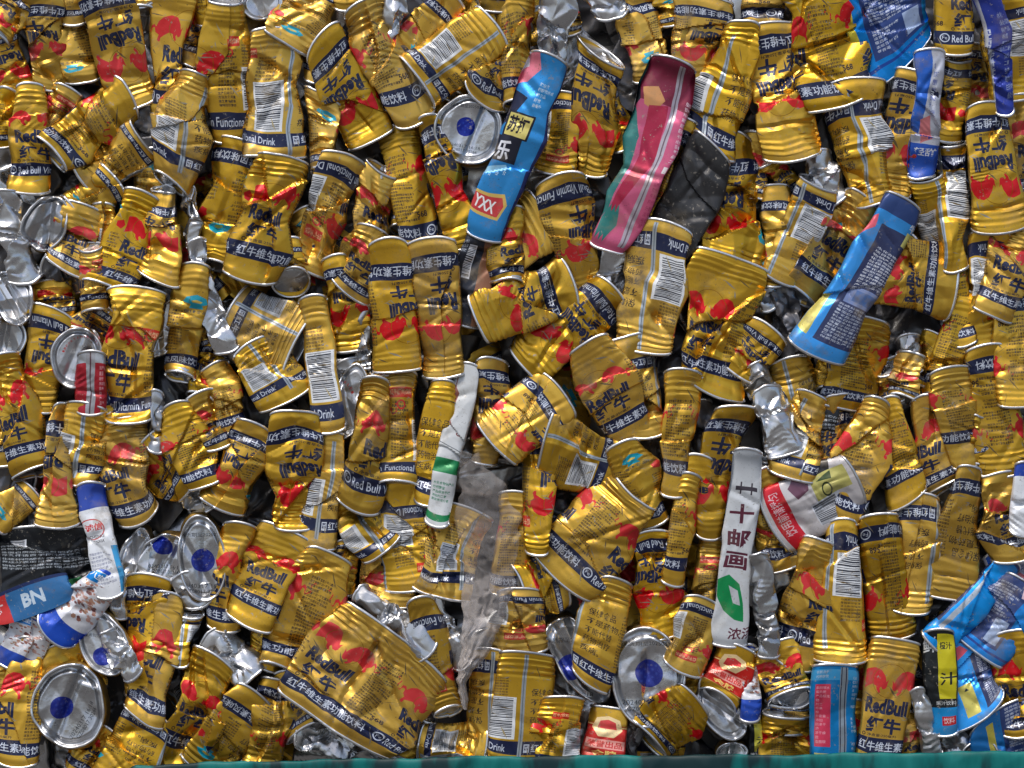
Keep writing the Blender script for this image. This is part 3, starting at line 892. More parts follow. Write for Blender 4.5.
G(514,-8,519,106,32,32,'T',5); G(474,-4,505,50,30,28,'S',3); G(502,-50,497,8,34,34,'L',4)
G(592,172,600,52,30,50,'L',4,t1=-7,s1=30,d=1.3); G(654,74,634,-8,44,42,'H',2,d=1.3); G(688,78,704,0,36,62,'L',4,du=.05,d=1.2)
G(628,142,602,88,34,30,'L',2,d=1.4); G(555,170,564,96,40,32,'R',3,t0=3); G(582,292,561,184,32,52,'M',5,t1=5,du=.06)
G(541,220,486,250,66,58,'L',4,t0=4); G(480,318,566,282,50,57,'L',6,du=.03,t1=4); G(634,228,684,122,24,26,'T',4)
G(743,28,711,148,32,48,'S',6,wm=54,s1=18,du=.035); G(791,155,768,30,56,54,'L',6,t0=5,t1=4); G(764,-60,762,30,42,40,'T',4,du=.05)
G(728,268,738,138,66,28,'L',4,s0=14,t0=2,du=-.03); G(758,136,754,202,28,24,'L',2); G(812,-16,842,102,72,68,'T',6,du=.01,s1=-4)
G(874,202,849,90,42,66,'S',6,t1=6,du=-.015); G(951,-50,952,52,36,35,'M',6,t0=2,d=.6); G(1016,97,1006,-6,50,48,'B',5,du=.03)
G(892,192,915,78,34,42,'L',6,wm=46,b=-4,s1=10); G(946,138,956,58,30,28,'L',4,t1=-5,d=1.4); G(978,112,968,48,34,30,'L',2)
G(999,226,985,110,56,40,'L',6,t1=4,t0=5); G(1016,100,1024,194,42,42,'L',3); G(954,268,951,144,26,31,'B',5,du=.02)
G(924,178,942,262,34,28,'B',4,du=.03); G(780,278,818,184,40,40,'B',5,du=.02); G(772,282,776,188,24,26,'H',4,d=1.4)
G(768,160,798,194,26,26,'L',2); G(864,203,797,294,44,46,'L',4,t0=3); G(866,272,948,282,62,74,'L',6,t1=4,du=.03)
G(906,238,882,268,26,26,'L',5); G(861,322,848,406,54,56,'T',5); G(789,362,802,424,42,50,'S',4,du=.02)
G(892,366,908,404,38,38,'L',3,t0=-8); G(966,296,938,400,26,30,'T',4); G(950,256,963,342,24,24,'T',4)
G(982,347,989,238,34,40,'B',5,t1=6,du=-.02,s0=-8); G(1024,222,990,314,50,44,'L',6,d=1.3); G(1022,402,1014,294,52,46,'T',6,d=.6,t1=5)
G(1003,470,984,350,50,38,'T',6,d=.7,t0=4); G(948,372,964,464,40,26,'T',6,du=.01,d=.7)
# --- second band
G(83,208,66,266,40,46,'L',4,t1=3,s1=12,du=.02); G(52,282,57,324,38,34,'L',2,t0=2); G(142,196,106,288,38,46,'L',5,b=4)
G(101,208,98,262,24,26,'S',3); G(91,248,95,312,24,27,'M',5,t1=-4,d=.7,du=.10); G(161,276,164,190,46,26,'L',5,s0=18,t0=4,du=-.02)
G(282,161,253,277,51,54,'L',6,du=-.025); G(137,293,129,417,58,47,'M',6,t0=3,t1=4,du=.05); G(196,268,180,376,30,27,'H',5,d=1.3)
G(200,398,214,348,30,26,'M',3); G(299,345,234,312,70,58,'W',4,du=-.05); G(252,348,286,398,44,60,'S',5,s1=6)
G(41,408,49,316,28,50,'M',4,t1=6,s1=10,du=.03); G(82,346,106,310,48,44,'L',3,t0=-16); G(88,408,77,480,42,40,'S',5,d=1.1)
G(4,358,36,472,36,45,'L',6,du=.02); G(-2,398,9,462,26,30,'S',4,du=.03); G(60,522,62,410,46,18,'L',6,wm=28,d=1.2)
G(126,424,140,514,48,42,'L',5,b=-8,t1=5,s1=-14); G(142,452,188,484,52,46,'L',4,d=1.4); G(178,408,206,482,30,34,'T',6,wm=46,d=.8)
G(204,396,222,444,34,32,'L',5); G(214,368,234,428,30,28,'T',4,t0=2); G(222,504,258,430,50,44,'L',6,d=1.2)
G(-2,520,32,494,32,32,'H',5,d=1.3); G(240,526,224,626,34,34,'L',5,b=-6); G(287,533,250,620,54,52,'L',6,t0=3,du=.01)
G(298,522,274,570,44,44,'L',4)
G(299,524,297,416,46,46,'L',7,du=.0,t1=4); G(313,301,329,428,28,32,'B',6,t0=3,du=-.005,d=.6); G(333,436,317,544,24,40,'S',6,du=.005,d=.7)
G(345,592,345,546,22,22,'M',4); G(376,382,359,502,28,43,'M',7,s1=14,du=-.07,t1=5,d=1.1); G(346,500,380,546,32,44,'S',5,d=1.4,t1=5)
G(402,376,398,484,29,36,'R',6,d=.8,t0=4); G(384,372,378,434,26,24,'L',5); G(443,384,427,500,24,25,'W',7,wm=34,d=.7)
G(484,460,492,364,28,34,'L',5,t1=4,du=.03); G(498,442,554,394,58,62,'T',6,t1=5,d=.8); G(589,346,634,436,42,42,'L',7,wm=58,du=.03,d=.8)
G(649,432,629,340,42,60,'W',6,t1=2); G(528,366,610,294,50,46,'M',5,d=1.4,t1=4); G(644,348,661,230,54,56,'S',7,s1=8,t1=5,wm=60,du=-.02)
G(730,262,711,387,72,64,'L',6,s1=14,s0=8,du=.05,t1=5); G(738,370,767,332,44,44,'M',5)
G(352,346,336,260,40,26,'L',5,t0=3,du=.03); G(374,232,350,284,34,58,'L',6,t1=6,s1=16,du=-.02,d=1.3)
G(398,369,389,248,47,38,'L',7,t0=2,t1=5,du=.05,d=.7); G(445,374,432,246,42,48,'L',7,du=.001,t0=2,t1=4,d=.7)
G(292,282,284,244,38,34,'T',5,t0=-15); G(505,212,506,284,36,34,'L',5,d=1.5)
G(683,376,672,492,38,24,'T',7,t0=4,d=.7); G(690,478,672,580,21,23,'T',7,du=.04,d=.7); G(699,460,706,508,28,20,'L',6,s0=16)
G(708,532,734,412,28,42,'L',6,t1=5,t0=5,b=6,s1=-8,du=.02); G(546,444,614,466,62,56,'S',6,d=1.2,du=-.03,t0=2)
G(622,446,652,522,36,36,'H',7,wm=46,d=1.3); G(537,550,537,434,22,42,'M',6,wm=33,t1=5,du=.06); G(517,496,507,592,34,34,'T',4)
G(634,490,562,572,54,80,'T',7,wm=78,du=.02,d=.8,t1=5); G(518,592,560,580,54,58,'T',5,du=.05)
G(412,586,399,484,56,44,'B',5,du=-.03); G(386,600,398,540,58,40,'L',4,t0=4)
G(466,512,442,592,58,58,'B',5,du=.02); G(330,556,284,670,48,46,'T',6,wm=62,du=-.02)
# --- right hand middle
G(838,494,838,400,24,30,'M',5,t1=4); G(811,398,788,474,36,46,'S',6,t1=3); G(874,403,846,518,27,26,'T',7,wm=56,t0=4,du=.01,d=.8)
G(888,402,906,498,22,40,'T',6,s1=-20); G(910,356,902,400,28,30,'L',5,t1=-5); G(924,402,939,490,28,46,'L',5,t0=4,s1=-20,du=.04)
G(978,420,979,460,26,27,'T',5); G(997,479,1010,556,46,44,'L',6,t0=4); G(760,476,788,564,38,52,'T',5,t0=3)
G(776,510,800,560,46,40,'L',5); G(816,541,790,658,30,44,'T',7,wm=52,s1=12,du=.1,t1=5); G(838,657,841,526,52,30,'B',7,t0=3,t1=5,du=.03,d=.7)
G(892,634,876,518,46,39,'T',6,t1=3,du=.03,d=.8); G(908,607,917,500,42,40,'W',6,t1=5,du=-.02,t0=4,d=.7); G(943,592,966,470,66,24,'W',7,t0=4,du=.03,d=.7)
# --- bottom band
G(28,642,20,760,23,40,'L',6,du=.07,wm=36); G(4,652,8,704,28,28,'H',4); G(66,648,80,710,44,50,'L',4)
G(139,692,149,580,27,46,'L',5,t1=4); G(166,596,145,714,29,42,'L',6,s1=18,b=4,d=1.2); G(180,660,187,612,20,32,'S',5,t1=-6)
G(116,790,150,714,60,46,'W',6,t1=5,s1=8,du=.01); G(214,659,180,768,46,31,'L',6,wm=56,t0=4,du=.0,s0=12); G(204,768,254,696,50,42,'H',5,t1=4)
G(262,764,280,682,40,38,'T',5,d=1.5); G(106,732,80,774,36,34,'L',4); G(262,662,278,634,34,34,'T',4)
G(397,640,337,722,122,128,'T',8,wm=134,t0=3,t1=3,du=-.04,gx=0,gy=0,th=6.5,step=22,d=1.2,per=330,s0=2,s1=-4)
G(448,710,422,603,28,29,'M',7,wm=37,t1=5,d=.7,du=.12); G(482,752,487,652,31,35,'S',5,t1=3,du=.02); G(521,648,520,592,50,46,'R',6,t0=3)
G(527,654,518,758,54,58,'B',7,t0=2,du=.065,d=.5); G(480,748,424,742,42,38,'B',5,t0=4); G(284,676,303,732,26,38,'M',5,s1=-14,t1=-4)
G(402,752,426,716,28,26,'H',4); G(614,582,589,678,34,40,'W',7,wm=50,s1=22,du=-.0,d=.7,t1=3); G(668,632,648,538,50,40,'M',6,t1=4,t0=3,du=-.03)
G(682,664,701,602,44,36,'R',7,t0=4,s0=6); G(711,540,702,612,20,22,'R',5); G(774,646,790,697,46,46,'L',6,t1=-10)
G(786,730,788,702,46,44,'T',4); G(1011,634,1018,730,46,36,'L',7,t0=3,du=-.03,d=1.3); G(905,716,905,772,22,22,'L',5)
G(893,640,875,758,47,42,'L',8,t0=2,d=.45,du=.001,gx=0,gy=0); G(788,712,784,778,48,46,'T',5); G(564,698,558,766,38,42,'R',7,t0=2)
G(692,700,648,738,44,50,'T',6,wm=62)
# --- fillers seen between the others
G(500,14,470,-20,30,30,'H',2); G(560,-6,566,30,30,30,'L',1); G(672,-14,680,20,40,38,'H',2); G(880,-4,872,30,30,30,'T',3)
G(300,214,318,250,30,30,'H',3); G(420,180,404,230,26,26,'L',2); G(640,168,622,226,30,28,'H',2); G(30,560,36,600,26,26,'H',1)
G(722,556,712,600,24,22,'T',3); G(856,704,862,766,20,20,'L',4); G(626,452,600,500,40,40,'L',4); G(206,300,214,350,24,24,'T',2)
G(590,586,600,630,34,30,'L',4); G(846,352,820,398,40,40,'H',3); G(1008,420,1016,470,30,30,'L',3); G(690,660,700,708,30,30,'H',3)
G(330,30,318,80,30,30,'L',3); G(452,96,470,60,26,26,'H',3); G(940,340,916,376,36,34,'T',3); G(158,300,166,340,40,36,'L',2)

# --- the other printed cans, flattened metal and wrappers
K = dict(group='other printed cans in the bale')
can(549,64,485,235,40,38,z=8,kind='soda',wm=46,t0=3,t1=4,d=.7,label='long light blue soda can with white stars and a red badge',lm='starred blue can',per=200,th=9)
can(673,66,607,248,50,35,z=7,kind='pink',wm=48,b=7,t0=3,t1=3,d=1.1,label='long pink and maroon can with teal zigzags and silver seam',lm='pink can',per=200,th=9)
can(711,150,664,256,48,50,z=6,kind='black',wm=62,d=.7,t0=2,label='flattened matt black scuffed can below the pink can\'s top',lm='black flattened can',per=260,s0=20)
can(900,204,814,350,42,62,z=8,kind='blue',wm=50,t0=3,t1=5,d=.7,du=-.05,label='long upright blue can with dark panel of white small print',lm='long blue can',per=240,th=10,b=2,s1=-4)
can(876,-22,898,62,80,80,z=5,kind='nutri',t1=6,d=.8,label='squashed blue can with nutrition table along the top edge',lm='blue table can',per=260,s1=-26)
can(868,-8,0.01+985,112,0.01+26,20,z=1,kind='silver',d=1.5,label='bare silver can wall twisted behind the blue table can',lm='twisted silver wall')
can(978,-8,1003,112,28,18,z=8,kind='violet',d=.9,th=5.5,b=6,label='violet blue flattened tube can running down the upper right edge',lm='violet tube can',per=150)
can(928,56,921,176,32,26,z=7,kind='pouch',d=1.3,th=7,label='narrow blue white and pink crushed can standing upright',lm='blue white crushed can',per=150)
can(93,356,92,410,28,31,z=6,kind='redseam',d=.6,label='short red can with a silver seam down its middle',lm='red seam can',per=150)
can(92,487,113,592,30,30,z=7,kind='cheng',d=.8,wm=32,label='white can with deep blue top and red lettering',lm='white lettered can',per=150,th=8)
can(116,572,60,628,30,50,z=7,kind='porridge',d=.8,t1=7,label='white can with bean picture and curved blue base',lm='bean picture can',per=170)
can(32,622,14,664,44,46,z=5,kind='porridge',d=.9,t0=4,label='white can with blue base stripe on the left edge',lm='blue based white can',per=170)
can(48,528,52,606,96,104,z=5,kind='blackwhite',d=1.1,th=5.5,gx=0,label='wide black crumpled can with rows of white print',lm='black printed can',per=260,t0=1.6,t1=1.6)
can(30,586,38,609,84,82,z=7,kind='carton',d=.5,th=4,label='flat blue carton with pale letters and red square',lm='blue carton',name='flattened_carton',cat='carton',per=150,gx=0)
can(468,368,438,520,24,25,z=8,kind='green',d=.7,th=5.5,label='narrow white can with two green bands',lm='green banded can',per=130)
can(745,453,727,640,30,38,z=8,kind='post',d=.62,th=5.5,label='tall white can with maroon characters and green blob',lm='tall white can',per=150,wm=33)
can(776,520,850,480,74,56,z=7,kind='redwhite',d=.7,t0=5,t1=3,label='white can with red stripe, barcode and yellow recycling panel',lm='red striped can',per=250)
can(828,392,819,486,24,22,z=5,kind='blackwhite',d=1.2,label='narrow black crumpled can with a pale barcode edge',lm='narrow black can',per=140)
can(935,632,939,728,30,32,z=8,kind='juice',d=.6,th=7,label='black and yellow juice can with a light blue foot',lm='juice can',per=150)
can(1008,560,932,640,30,36,z=7,kind='blue',d=1.,du=.28,label='light blue crumpled can slanting over the right edge cluster',lm='slanting blue can',per=200)
can(1022,586,978,648,50,60,z=7,kind='nutri',d=.9,label='blue crushed can with a pale barcode patch by the edge',lm='edge blue can',per=230,du=.09)
can(950,640,974,708,40,66,z=6,kind='blue',d=.9,t1=7,du=-.14,s1=-16,label='blue crushed can with rounded rim under the blue cluster',lm='round rim blue can',per=230)
can(998,716,1008,780,64,74,z=6,kind='nutri',d=.7,t0=6,s0=-22,du=-.1,label='blue can with curved top rim in the bottom corner',lm='corner blue can',per=230)
can(833,665,830,762,47,42,z=8,kind='bluepink',d=.5,t0=2,label='blue can with pink text panel and dark seam lines',lm='blue pink panel can',per=190,th=9)
can(1024,466,1020,530,26,26,z=7,kind='cheng',d=.7,label='pale bluish white can cut by the right edge',lm='pale edge can',per=170,du=.3)
can(1000,552,1026,592,40,40,z=6,kind='pouch',d=1.5,label='crumpled blue can with pink patch at the right edge',lm='pink patched blue can',per=170)
can(748,650,748,715,17,20,z=6,kind='porridge',d=.8,label='slim pale blue can with deep blue foot',lm='slim pale can',per=150)
can(736,648,716,704,40,44,z=6,kind='badge',d=.7,t1=-14,s1=12,label='gold and red badge can with its silver top showing',lm='badge can with silver top',per=190)
can(609,708,600,772,37,40,z=6,kind='badge',d=.6,t0=1,label='gold and red badge can above the green tarpaulin',lm='lower badge can',per=190)
can(752,716,755,768,14,14,z=5,kind='juice',d=.8,label='sliver of a blue and yellow can above the tarpaulin',lm='blue yellow sliver',per=140)
can(482,236,468,322,34,34,z=5,kind='brown',d=1.3,label='brown crumpled can with a dark label and barcode',lm='brown can',per=140)
# silver
scrap(558,-6,552,60,38,24,z=5,kind='silver',label='crumpled grey bare metal hanging above the starred blue can',lm='upper grey crumple')
scrap(606,-6,612,14,40,34,z=4,label='silver can end bent over at the top edge',lm='bent silver end')
scrap(396,-6,388,38,26,18,z=5,label='small silver metal fold between two gold cans at the top',lm='small silver fold')
scrap(4,196,26,278,30,34,z=5,d=1.3,label='crushed bare silver can at the left edge',lm='left silver can')
scrap(48,262,84,282,26,30,z=3,kind='dark',label='dark silver shard under the flavour drink band',lm='dark shard')
scrap(140,272,168,292,34,30,z=3,kind='dark',label='dark bent metal under a red bull print',lm='dark bent metal')
scrap(196,244,228,348,22,26,z=5,d=1.4,b=-5,label='long bent silver fold beside the blue emblem can',lm='long silver fold')
scrap(190,192,194,240,13,14,z=4,label='thin grey folded end standing upright',lm='thin grey fold')
scrap(158,396,158,448,13,18,z=6,d=1.,label='slim silver sliver among gold cans',lm='silver sliver')
scrap(30,494,36,526,14,16,z=4,label='small silver scrap at the lower left of the twisted can',lm='small silver scrap')
scrap(190,480,206,506,34,30,z=2,label='silver scrap with coloured edge in a gap',lm='gap scrap')
scrap(118,568,122,614,15,16,z=4,label='silver folded wall beside the white lettered can',lm='folded silver wall')
scrap(113,632,136,672,18,20,z=8,d=2,label='crinkled silver foil piece beside a blue dotted base',lm='crinkled foil')
scrap(184,578,198,602,30,28,z=5,d=1.9,label='crumpled silver opening of a gold can',lm='silver opening')
scrap(214,636,250,676,36,34,z=5,d=1.9,label='crumpled silver metal between two gold cans',lm='mid silver crumple')
scrap(160,742,176,768,22,24,z=5,label='silver scraps just above the tarpaulin',lm='tarpaulin scrap')
scrap(362,592,428,648,22,30,z=7,d=1.6,label='crumpled silver end above the biggest gold can',lm='silver end strip')
scrap(436,600,462,664,17,18,z=6,label='silver and navy torn strip beside the clear film',lm='torn strip')
scrap(484,634,494,654,34,28,z=5,d=1.9,label='silver crushed top above a gold barcode can',lm='silver crushed top')
scrap(302,736,392,760,24,24,z=5,label='silver bent end below the biggest gold can',lm='lower bent end')
scrap(370,310,362,364,14,18,z=5,label='silver edge left of the paired upright cans',lm='silver edge')
scrap(348,364,356,384,30,20,z=4,label='silver shreds over the white round end',lm='silver shreds')
scrap(622,240,614,304,28,26,z=4,kind='silver',label='dark silver crumple below the pink can',lm='crumple below pink')
scrap(762,262,770,306,16,18,z=4,label='silver fold right of the big logo can',lm='right silver fold')
scrap(782,288,792,356,32,28,z=3,kind='dark',d=1.5,label='dark grey crumpled can left of the long blue can',lm='dark grey can')
scrap(818,158,834,198,30,34,z=4,d=1.8,label='silver crushed metal under the barcode can',lm='under silver')
scrap(756,366,766,402,26,28,z=5,d=1.8,label='silver torn metal over the white speckled can',lm='torn silver')
scrap(766,392,784,450,30,38,z=7,d=1.2,label='white silver can with red speckles',lm='red speckled can')
scrap(703,404,704,450,20,22,z=3,kind='dark',label='dark crumple between two narrow gold cans',lm='dark crumple')
scrap(757,556,768,652,20,22,z=8,d=1.5,label='silver crumpled strip right of the tall white can',lm='silver strip')
scrap(914,690,930,752,16,20,z=8,d=.8,label='bent silver tube above the green tarpaulin',lm='silver tube')
scrap(940,724,960,752,22,24,z=5,d=1.6,label='grey bent metal beside the bent silver tube',lm='grey bent metal')
scrap(148,110,150,142,26,28,z=2,kind='dark',d=1.,label='dark silver end in a gap at the upper left',lm='dark silver end')
scrap(432,212,444,242,20,20,z=2,kind='dark',label='dark metal in the gap left of the starred can',lm='dark gap metal')
scrap(560,448,552,470,20,20,z=4,label='silver rim piece over the grey seam can',lm='rim piece')
scrap(640,724,624,762,22,22,z=4,kind='dark',label='dark metal right of the lower badge can',lm='dark base metal')
scrap(884,462,902,500,30,26,z=3,kind='dark',label='dark metal in the gap right of the oval can',lm='gap dark metal')
scrap(908,340,914,372,28,24,z=3,label='silver corner below the round blue band can',lm='silver corner')
# can ends
lid(469,130,67,69,0,5.5,dot=(-3,-3),d=.6,folds=1,label='octagonal silver can base with blue dot left of the starred can',lm='octagonal base',texrot=8)
lid(262,4,40,30,-8,4.5,dot=(40,0),kind='silver',d=.6,label='grey can end at the top edge',lm='top grey end')
lid(46,223,42,56,30,5,dot=(60,0),kind='topend',d=1.3,label='folded silver can top with red ring lettering',lm='folded silver top',texrot=20)
lid(78,358,50,60,5,5.6,dot=(6,0),kind='topend',d=.5,label='flat silver can top with red lettering and small hole',lm='flat silver top',tx=-.1)
lid(165,322,34,72,18,4,dot=(60,0),kind='silver',d=1.3,label='narrow silver folded end right of the bull can',lm='narrow silver end',core='silver')
lid(14,298,38,54,-25,5,dot=(60,0),kind='silver',d=1.5,label='dented silver can end at the left edge',lm='dented left end')
lid(8,338,34,44,0,4,dot=(60,0),kind='silver',d=1.,label='dark hollow silver end at the left edge',lm='hollow left end',core='dark')
lid(351,402,33,74,12,6,dot=(60,0),kind='topend',d=.8,label='tall white silver end with ring lettering',lm='ring lettered end')
lid(203,558,46,86,-6,6,dot=(1,2),d=.6,label='elongated silver can base with centred blue dot',lm='long dotted base')
lid(160,566,44,72,28,5,dot=(3,-20),d=1.3,label='folded silver base with blue dot near its tip',lm='folded dotted base')
lid(136,560,32,60,10,5,dot=(60,0),kind='silver',d=1.3,label='creased silver end right of the white lettered can',lm='creased silver end')
lid(12,480,44,42,0,3,dot=(60,0),kind='dark',d=.8,label='dark can end above the black printed can',lm='dark left end')
lid(50,645,26,52,-12,5,dot=(60,0),kind='dark',d=.8,label='dark grey oval end left of the dotted bases',lm='grey oval end')
lid(72,704,71,82,0,7.5,dot=(-8,2),d=.9,folds=1,label='big round silver base with blue dot at the lower left',lm='big round base',texrot=-60)
lid(105,642,46,68,-28,7,dot=(-1,13),d=.7,label='tilted silver base with blue dot beside crinkled foil',lm='tilted base',tx=.25)
lid(580,658,46,94,-32,6,dot=(-10,9),d=1.4,label='folded silver base with half hidden blue dot',lm='half hidden base')
lid(647,675,72,100,-6,7,dot=(1,-3),d=.8,label='large creased silver base with blue dot at bottom centre',lm='large creased base',folds=3)
lid(721,706,40,72,-28,6,dot=(60,0),kind='topend',d=.6,label='silver can top with red ring lettering beside the slim pale can',lm='red lettered top')
lid(978,752,36,26,-8,7,dot=(60,0),kind='dark',d=.8,label='small grey can end resting above the tarpaulin',lm='small grey end')
lid(732,752,30,18,-10,5,dot=(60,0),kind='silver',d=.6,label='pale silver rim just above the tarpaulin',lm='pale rim')
lid(790,692,44,28,24,6,dot=(60,0),kind='silver',d=1.,label='crushed silver opening of a can near the blue pink can',lm='crushed opening')

# ------------------------------------------------------------------ clear film, tarpaulin, what lies deeper, ground
def film():
    rng = np.random.default_rng(7)
    path = np.array([(468,452,20),(482,486,44),(488,520,62),(490,555,56),(487,585,50),(485,612,48),(476,642,32),(467,668,13),(464,690,8),(465,706,4)], float)
    NV, NU = 200, 60
    t = np.linspace(0, len(path) - 1, NV)
    cx, cy, w = (np.interp(t, np.arange(len(path)), path[:, k]) for k in range(3))
    u = np.linspace(-.5, .5, NU)
    X = cx[:, None] + w[:, None]*u[None]
    Y = cy[:, None] + 0*u[None]
    q = np.stack([X.ravel(), Y.ravel()], -1)
    f = facet_field(rng, q.min(0) - 1, q.max(0) + 1, 15, q).reshape(NV, NU, 3)
    g = facet_field(rng, q.min(0) - 1, q.max(0) + 1, 6, q).reshape(NV, NU, 3)
    Z = 60 + f[..., 0]*2.5 + g[..., 0]*1.2 - 10*np.abs(u[None]*2)**2
    tt = np.linspace(0, 1, NV)[:, None]
    ph = u[None]*6 + .6*np.sin(9*tt) + 1.2*np.sin(3.1*tt + u[None]*2)
    Z += 1.7*np.abs(2*np.abs(ph - np.floor(ph + .5)))*np.clip(tt*2.2 - .2, 0, 1)
    X = X + f[..., 1]*4 + g[..., 1]*2; Y = Y + f[..., 2]*4
    m = bpy.data.materials.new('crinkled_clear_film'); m.use_nodes = True
    N, L = m.node_tree.nodes, m.node_tree.links
    b = N['Principled BSDF']
    b.inputs['Base Color'].default_value = (.50, .46, .44, 1); b.inputs['Roughness'].default_value = .15
    tc = N.new('ShaderNodeTexCoord'); n = N.new('ShaderNodeTexNoise'); n.inputs['Scale'].default_value = 45; n.inputs['Detail'].default_value = 5; n.noise_type = 'RIDGED_MULTIFRACTAL'
    L.new(tc.outputs['Object'], n.inputs['Vector'])
    r = N.new('ShaderNodeMapRange'); r.inputs['From Min'].default_value = .2; r.inputs['From Max'].default_value = 1.2
    r.inputs['To Min'].default_value = .12; r.inputs['To Max'].default_value = .6
    L.new(n.outputs['Fac'], r.inputs['Value']); sx = N.new('ShaderNodeSeparateXYZ'); L.new(tc.outputs['Object'], sx.inputs[0])
    r2 = N.new('ShaderNodeMapRange'); r2.inputs['From Min'].default_value = .03; r2.inputs['From Max'].default_value = -.01
    r2.inputs['To Min'].default_value = 0; r2.inputs['To Max'].default_value = .30
    L.new(sx.outputs['Z'], r2.inputs['Value'])
    ad = N.new('ShaderNodeMath'); ad.use_clamp = True; L.new(r.outputs['Result'], ad.inputs[0]); L.new(r2.outputs['Result'], ad.inputs[1])
    L.new(ad.outputs[0], b.inputs['Alpha'])
    org = world_pts(np.array([480, 600, 54.]))
    o = mesh_obj('plastic_film', world_pts(np.stack([X, Y, Z], -1).reshape(-1, 3)), grid_faces(NV, NU), m, None, None, org)
    o.location = org
    sm = o.modifiers.new('thickness', 'SOLIDIFY'); sm.thickness = .0002
    o['label'] = 'crinkled see-through plastic film hanging over gold cans in the middle'; o['category'] = 'plastic film'

def tarpaulin():
    rng = np.random.default_rng(11)
    NX, NY = 420, 40
    x = np.linspace(120, 1060, NX)
    top = np.interp(x, [120, 140, 250, 500, 770, 900, 1024, 1060], [774, 761, 757.5, 752.5, 751, 749, 747.5, 747]) + .7*np.sin(x*.05) + .4*np.sin(x*.17)
    s = np.linspace(0, 60, NY)
    Y = top[None] + s[:, None]
    q = np.stack([(x[None] + 0*s[:, None]).ravel(), (0*x[None] + s[:, None]).ravel()], -1)
    f = facet_field(rng, (119, -1), (1061, 61), 22, q).reshape(NY, NX, 3)
    Z = 66 + 1.5*f[..., 0] + 1.*np.sin(x*.09 + 1.7*np.sin(x*.021))[None] - 2*np.exp(-s/2.)[:, None]
    Xc = x[None] + f[..., 1]*3*np.clip(s/6, 0, 1)[:, None]
    m = bpy.data.materials.new('green_tarpaulin'); m.use_nodes = True
    N, L = m.node_tree.nodes, m.node_tree.links
    b = N['Principled BSDF']; b.inputs['Roughness'].default_value = .5; b.inputs['Specular IOR Level'].default_value = .25
    tc = N.new('ShaderNodeTexCoord'); mp = N.new('ShaderNodeMapping'); mp.inputs['Scale'].default_value = (1, 1, .3); mp.inputs['Rotation'].default_value = (0, .35, 0)
    n = N.new('ShaderNodeTexNoise'); n.inputs['Scale'].default_value = 34; n.inputs['Detail'].default_value = 5
    L.new(tc.outputs['Object'], mp.inputs['Vector']); L.new(mp.outputs[0], n.inputs['Vector'])
    cr = N.new('ShaderNodeValToRGB')
    cr.color_ramp.elements[0].position = .46; cr.color_ramp.elements[0].color = (.003, .022, .026, 1)
    cr.color_ramp.elements[1].position = .56; cr.color_ramp.elements[1].color = (.0, .115, .11, 1)
    e = cr.color_ramp.elements.new(.74); e.color = (.01, .19, .18, 1)
    L.new(n.outputs['Fac'], cr.inputs['Fac']); L.new(cr.outputs['Color'], b.inputs['Base Color'])
    org = world_pts(np.array([580, 790, 52.]))
    o = mesh_obj('tarpaulin', world_pts(np.stack([Xc, Y, Z], -1).reshape(-1, 3)), grid_faces(NY, NX), m, None, None, org)
    o.location = org
    sm = o.modifiers.new('thickness', 'SOLIDIFY'); sm.thickness = .0012
    o['label'] = 'wet teal green tarpaulin edge along the bottom of the bale'; o['category'] = 'tarpaulin'

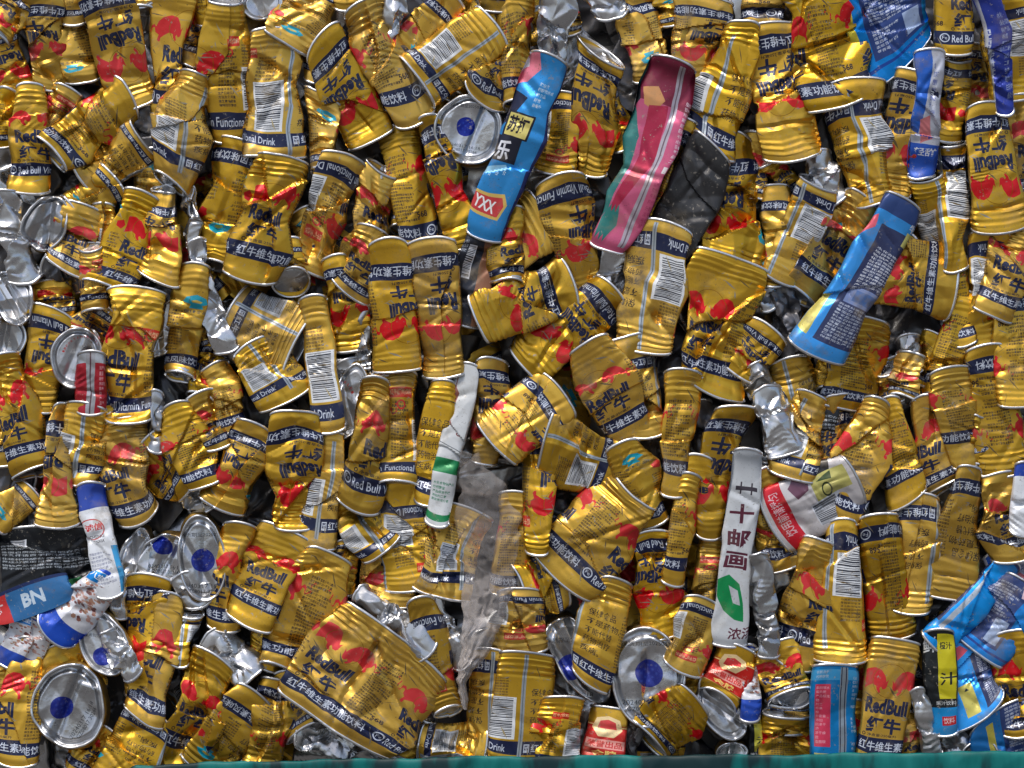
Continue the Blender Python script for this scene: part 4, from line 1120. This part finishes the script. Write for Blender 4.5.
def deeper():
    """cans packed deeper in the bale, seen only as scraps between the front ones"""
    rng = np.random.default_rng(3)
    Vs, Fs, Ms, Us, off = [], [], [], [], 0
    for i in range(19):
        for j in range(15):
            x, y = -70 + i*65 + rng.uniform(-22, 22), -70 + j*65 + rng.uniform(-20, 20)
            a = rng.uniform(0, 6.28)
            l = rng.uniform(40, 52)
            p = dict(x0=x - l*math.cos(a), y0=y - l*math.sin(a), x1=x + l*math.cos(a), y1=y + l*math.sin(a), w0=50, w1=50, wm=62, t0=3, t1=3, s0=0, s1=0,
                     b=rng.uniform(-8, 8), d=1.4, step=20, z=rng.uniform(-32, -10), th=9, rib=True, ra=.8, per=300, uc=rng.uniform(0, 1), gx=rng.uniform(-.2, .2), gy=rng.uniform(-.2, .2))
            Q, uv, dd = can_shell(p, rng)
            Q, uv = Q[::2, ::2], uv[::2, ::2]
            nv, nu = Q.shape[:2]
            Vs.append(Q.reshape(-1, 3)); Us.append(uv.reshape(-1, 2)); Fs.append(grid_faces(nv, nu, off)); off += nv*nu
            Ms.append(np.full(len(Fs[-1]), rng.choice([0, 1, 2, 2, 2]), dtype=np.int32))  # mostly the dark material: shade of the gaps is put into the colour
    o = mesh_obj('crushed_scrap', world_pts(np.concatenate(Vs)), np.concatenate(Fs), MAT['gold'], None, np.concatenate(Us))
    o.data.materials.append(MAT['silver']); o.data.materials.append(MAT['dark'])
    o.data.polygons.foreach_set('material_index', np.concatenate(Ms))
    o['kind'] = 'stuff'; o['label'] = 'crushed scrap packed deeper in the bale, seen in the gaps'; o['category'] = 'scrap metal'
    # backing for the bale's inside; its dark colour paints the shade behind the gaps
    me = bpy.data.meshes.new('bale_core')
    X0, X1, Z0, Z1, Y0, Y1 = -.50, .50, -.42, .40, .048, .55
    vs = [(X0,Y0,Z0),(X1,Y0,Z0),(X1,Y0,Z1),(X0,Y0,Z1),(X0,Y1,Z0),(X1,Y1,Z0),(X1,Y1,Z1),(X0,Y1,Z1)]
    me.from_pydata(vs, [], [(0,1,2,3),(5,4,7,6),(4,0,3,7),(1,5,6,2),(3,2,6,7),(4,5,1,0)])
    c = bpy.data.objects.new('bale_core', me); COL.objects.link(c); me.materials.append(MAT['dark'])
    c['kind'] = 'stuff'; c['label'] = 'compacted metal inside the bale, coloured dark for the shade in the gaps'; c['category'] = 'scrap metal'

def ground():
    m = bpy.data.materials.new('yard_concrete'); m.use_nodes = True
    N, L = m.node_tree.nodes, m.node_tree.links
    b = N['Principled BSDF']; b.inputs['Roughness'].default_value = .85
    n = N.new('ShaderNodeTexNoise'); n.inputs['Scale'].default_value = 3; n.inputs['Detail'].default_value = 8
    cr = N.new('ShaderNodeValToRGB'); cr.color_ramp.elements[0].color = (.07, .065, .06, 1); cr.color_ramp.elements[1].color = (.16, .15, .135, 1)
    L.new(n.outputs['Fac'], cr.inputs['Fac']); L.new(cr.outputs['Color'], b.inputs['Base Color'])
    me = bpy.data.meshes.new('ground'); R = 120
    me.from_pydata([(-R,-R,-.9),(R,-R,-.9),(R,R,-.9),(-R,R,-.9)], [], [(0,1,2,3)])
    o = bpy.data.objects.new('ground', me); COL.objects.link(o); me.materials.append(m); o['kind'] = 'structure'

deeper(); film(); tarpaulin(); ground()

# ------------------------------------------------------------------ labels
FACEWORD = dict(R='red strip and print showing', L='bull logo showing', T='small print showing', M='logo and English band showing', N='small print showing', B='barcode showing',
                S='silver seam showing', W='warning text showing', H='blue emblem side showing')
def orient(a):
    for lo, hi, w in ((60, 120, 'upright'), (240, 300, 'upside-down'), (150, 210, 'sideways'), (-1, 30, 'sideways'), (330, 361, 'sideways')):
        if lo <= a <= hi:
            return w
    return 'slanting'
LMS = [t for t in THINGS if t['lm']]
def rel(t, m):
    dx, dy = t['x'] - m['x'], t['y'] - m['y']
    if abs(dy) >= abs(dx):
        return 'above' if dy < 0 else 'below'
    return 'left of' if dx < 0 else 'right of'
used = set(t['label'] for t in THINGS if t['label'])
for t in THINGS:
    if not t['label']:
        near = sorted(LMS, key=lambda m: math.hypot(m['x'] - t['x'], m['y'] - t['y']))
        size = 'wide ' if t['w'] > 62 else 'thin ' if t['w'] < 28 else ''
        if t['w'] > 110:
            size = 'biggest '
        opts = []
        base = '%s%s gold can, %s' % (size, orient(t['a']), FACEWORD[t['face']])
        a = near[0]
        opts.append('%s, %s the %s' % (base, rel(t, a), a['lm']))
        for a in near[:2]:
            for b in near[1:6]:
                if a is not b:
                    opts.append('%s, %s the %s, %s the %s' % (base.replace(' showing', ''), rel(t, a), a['lm'], rel(t, b), b['lm']))
        for o in opts[1:3] + opts[:1] + opts[3:]:
            o = o.strip()
            if o not in used and len(o.split()) <= 16:
                t['label'] = o
                break
        else:
            t['label'] = opts[0]
        used.add(t['label'])
    o = t['o']
    o['label'] = t['label']; o['category'] = t['cat']
    if o.name.startswith('crushed_can'):
        o['group'] = 'gold drink cans packed in the bale' if t['kind'] == 'gold' else 'silver and coloured cans packed in the bale'
print('things', len(THINGS))
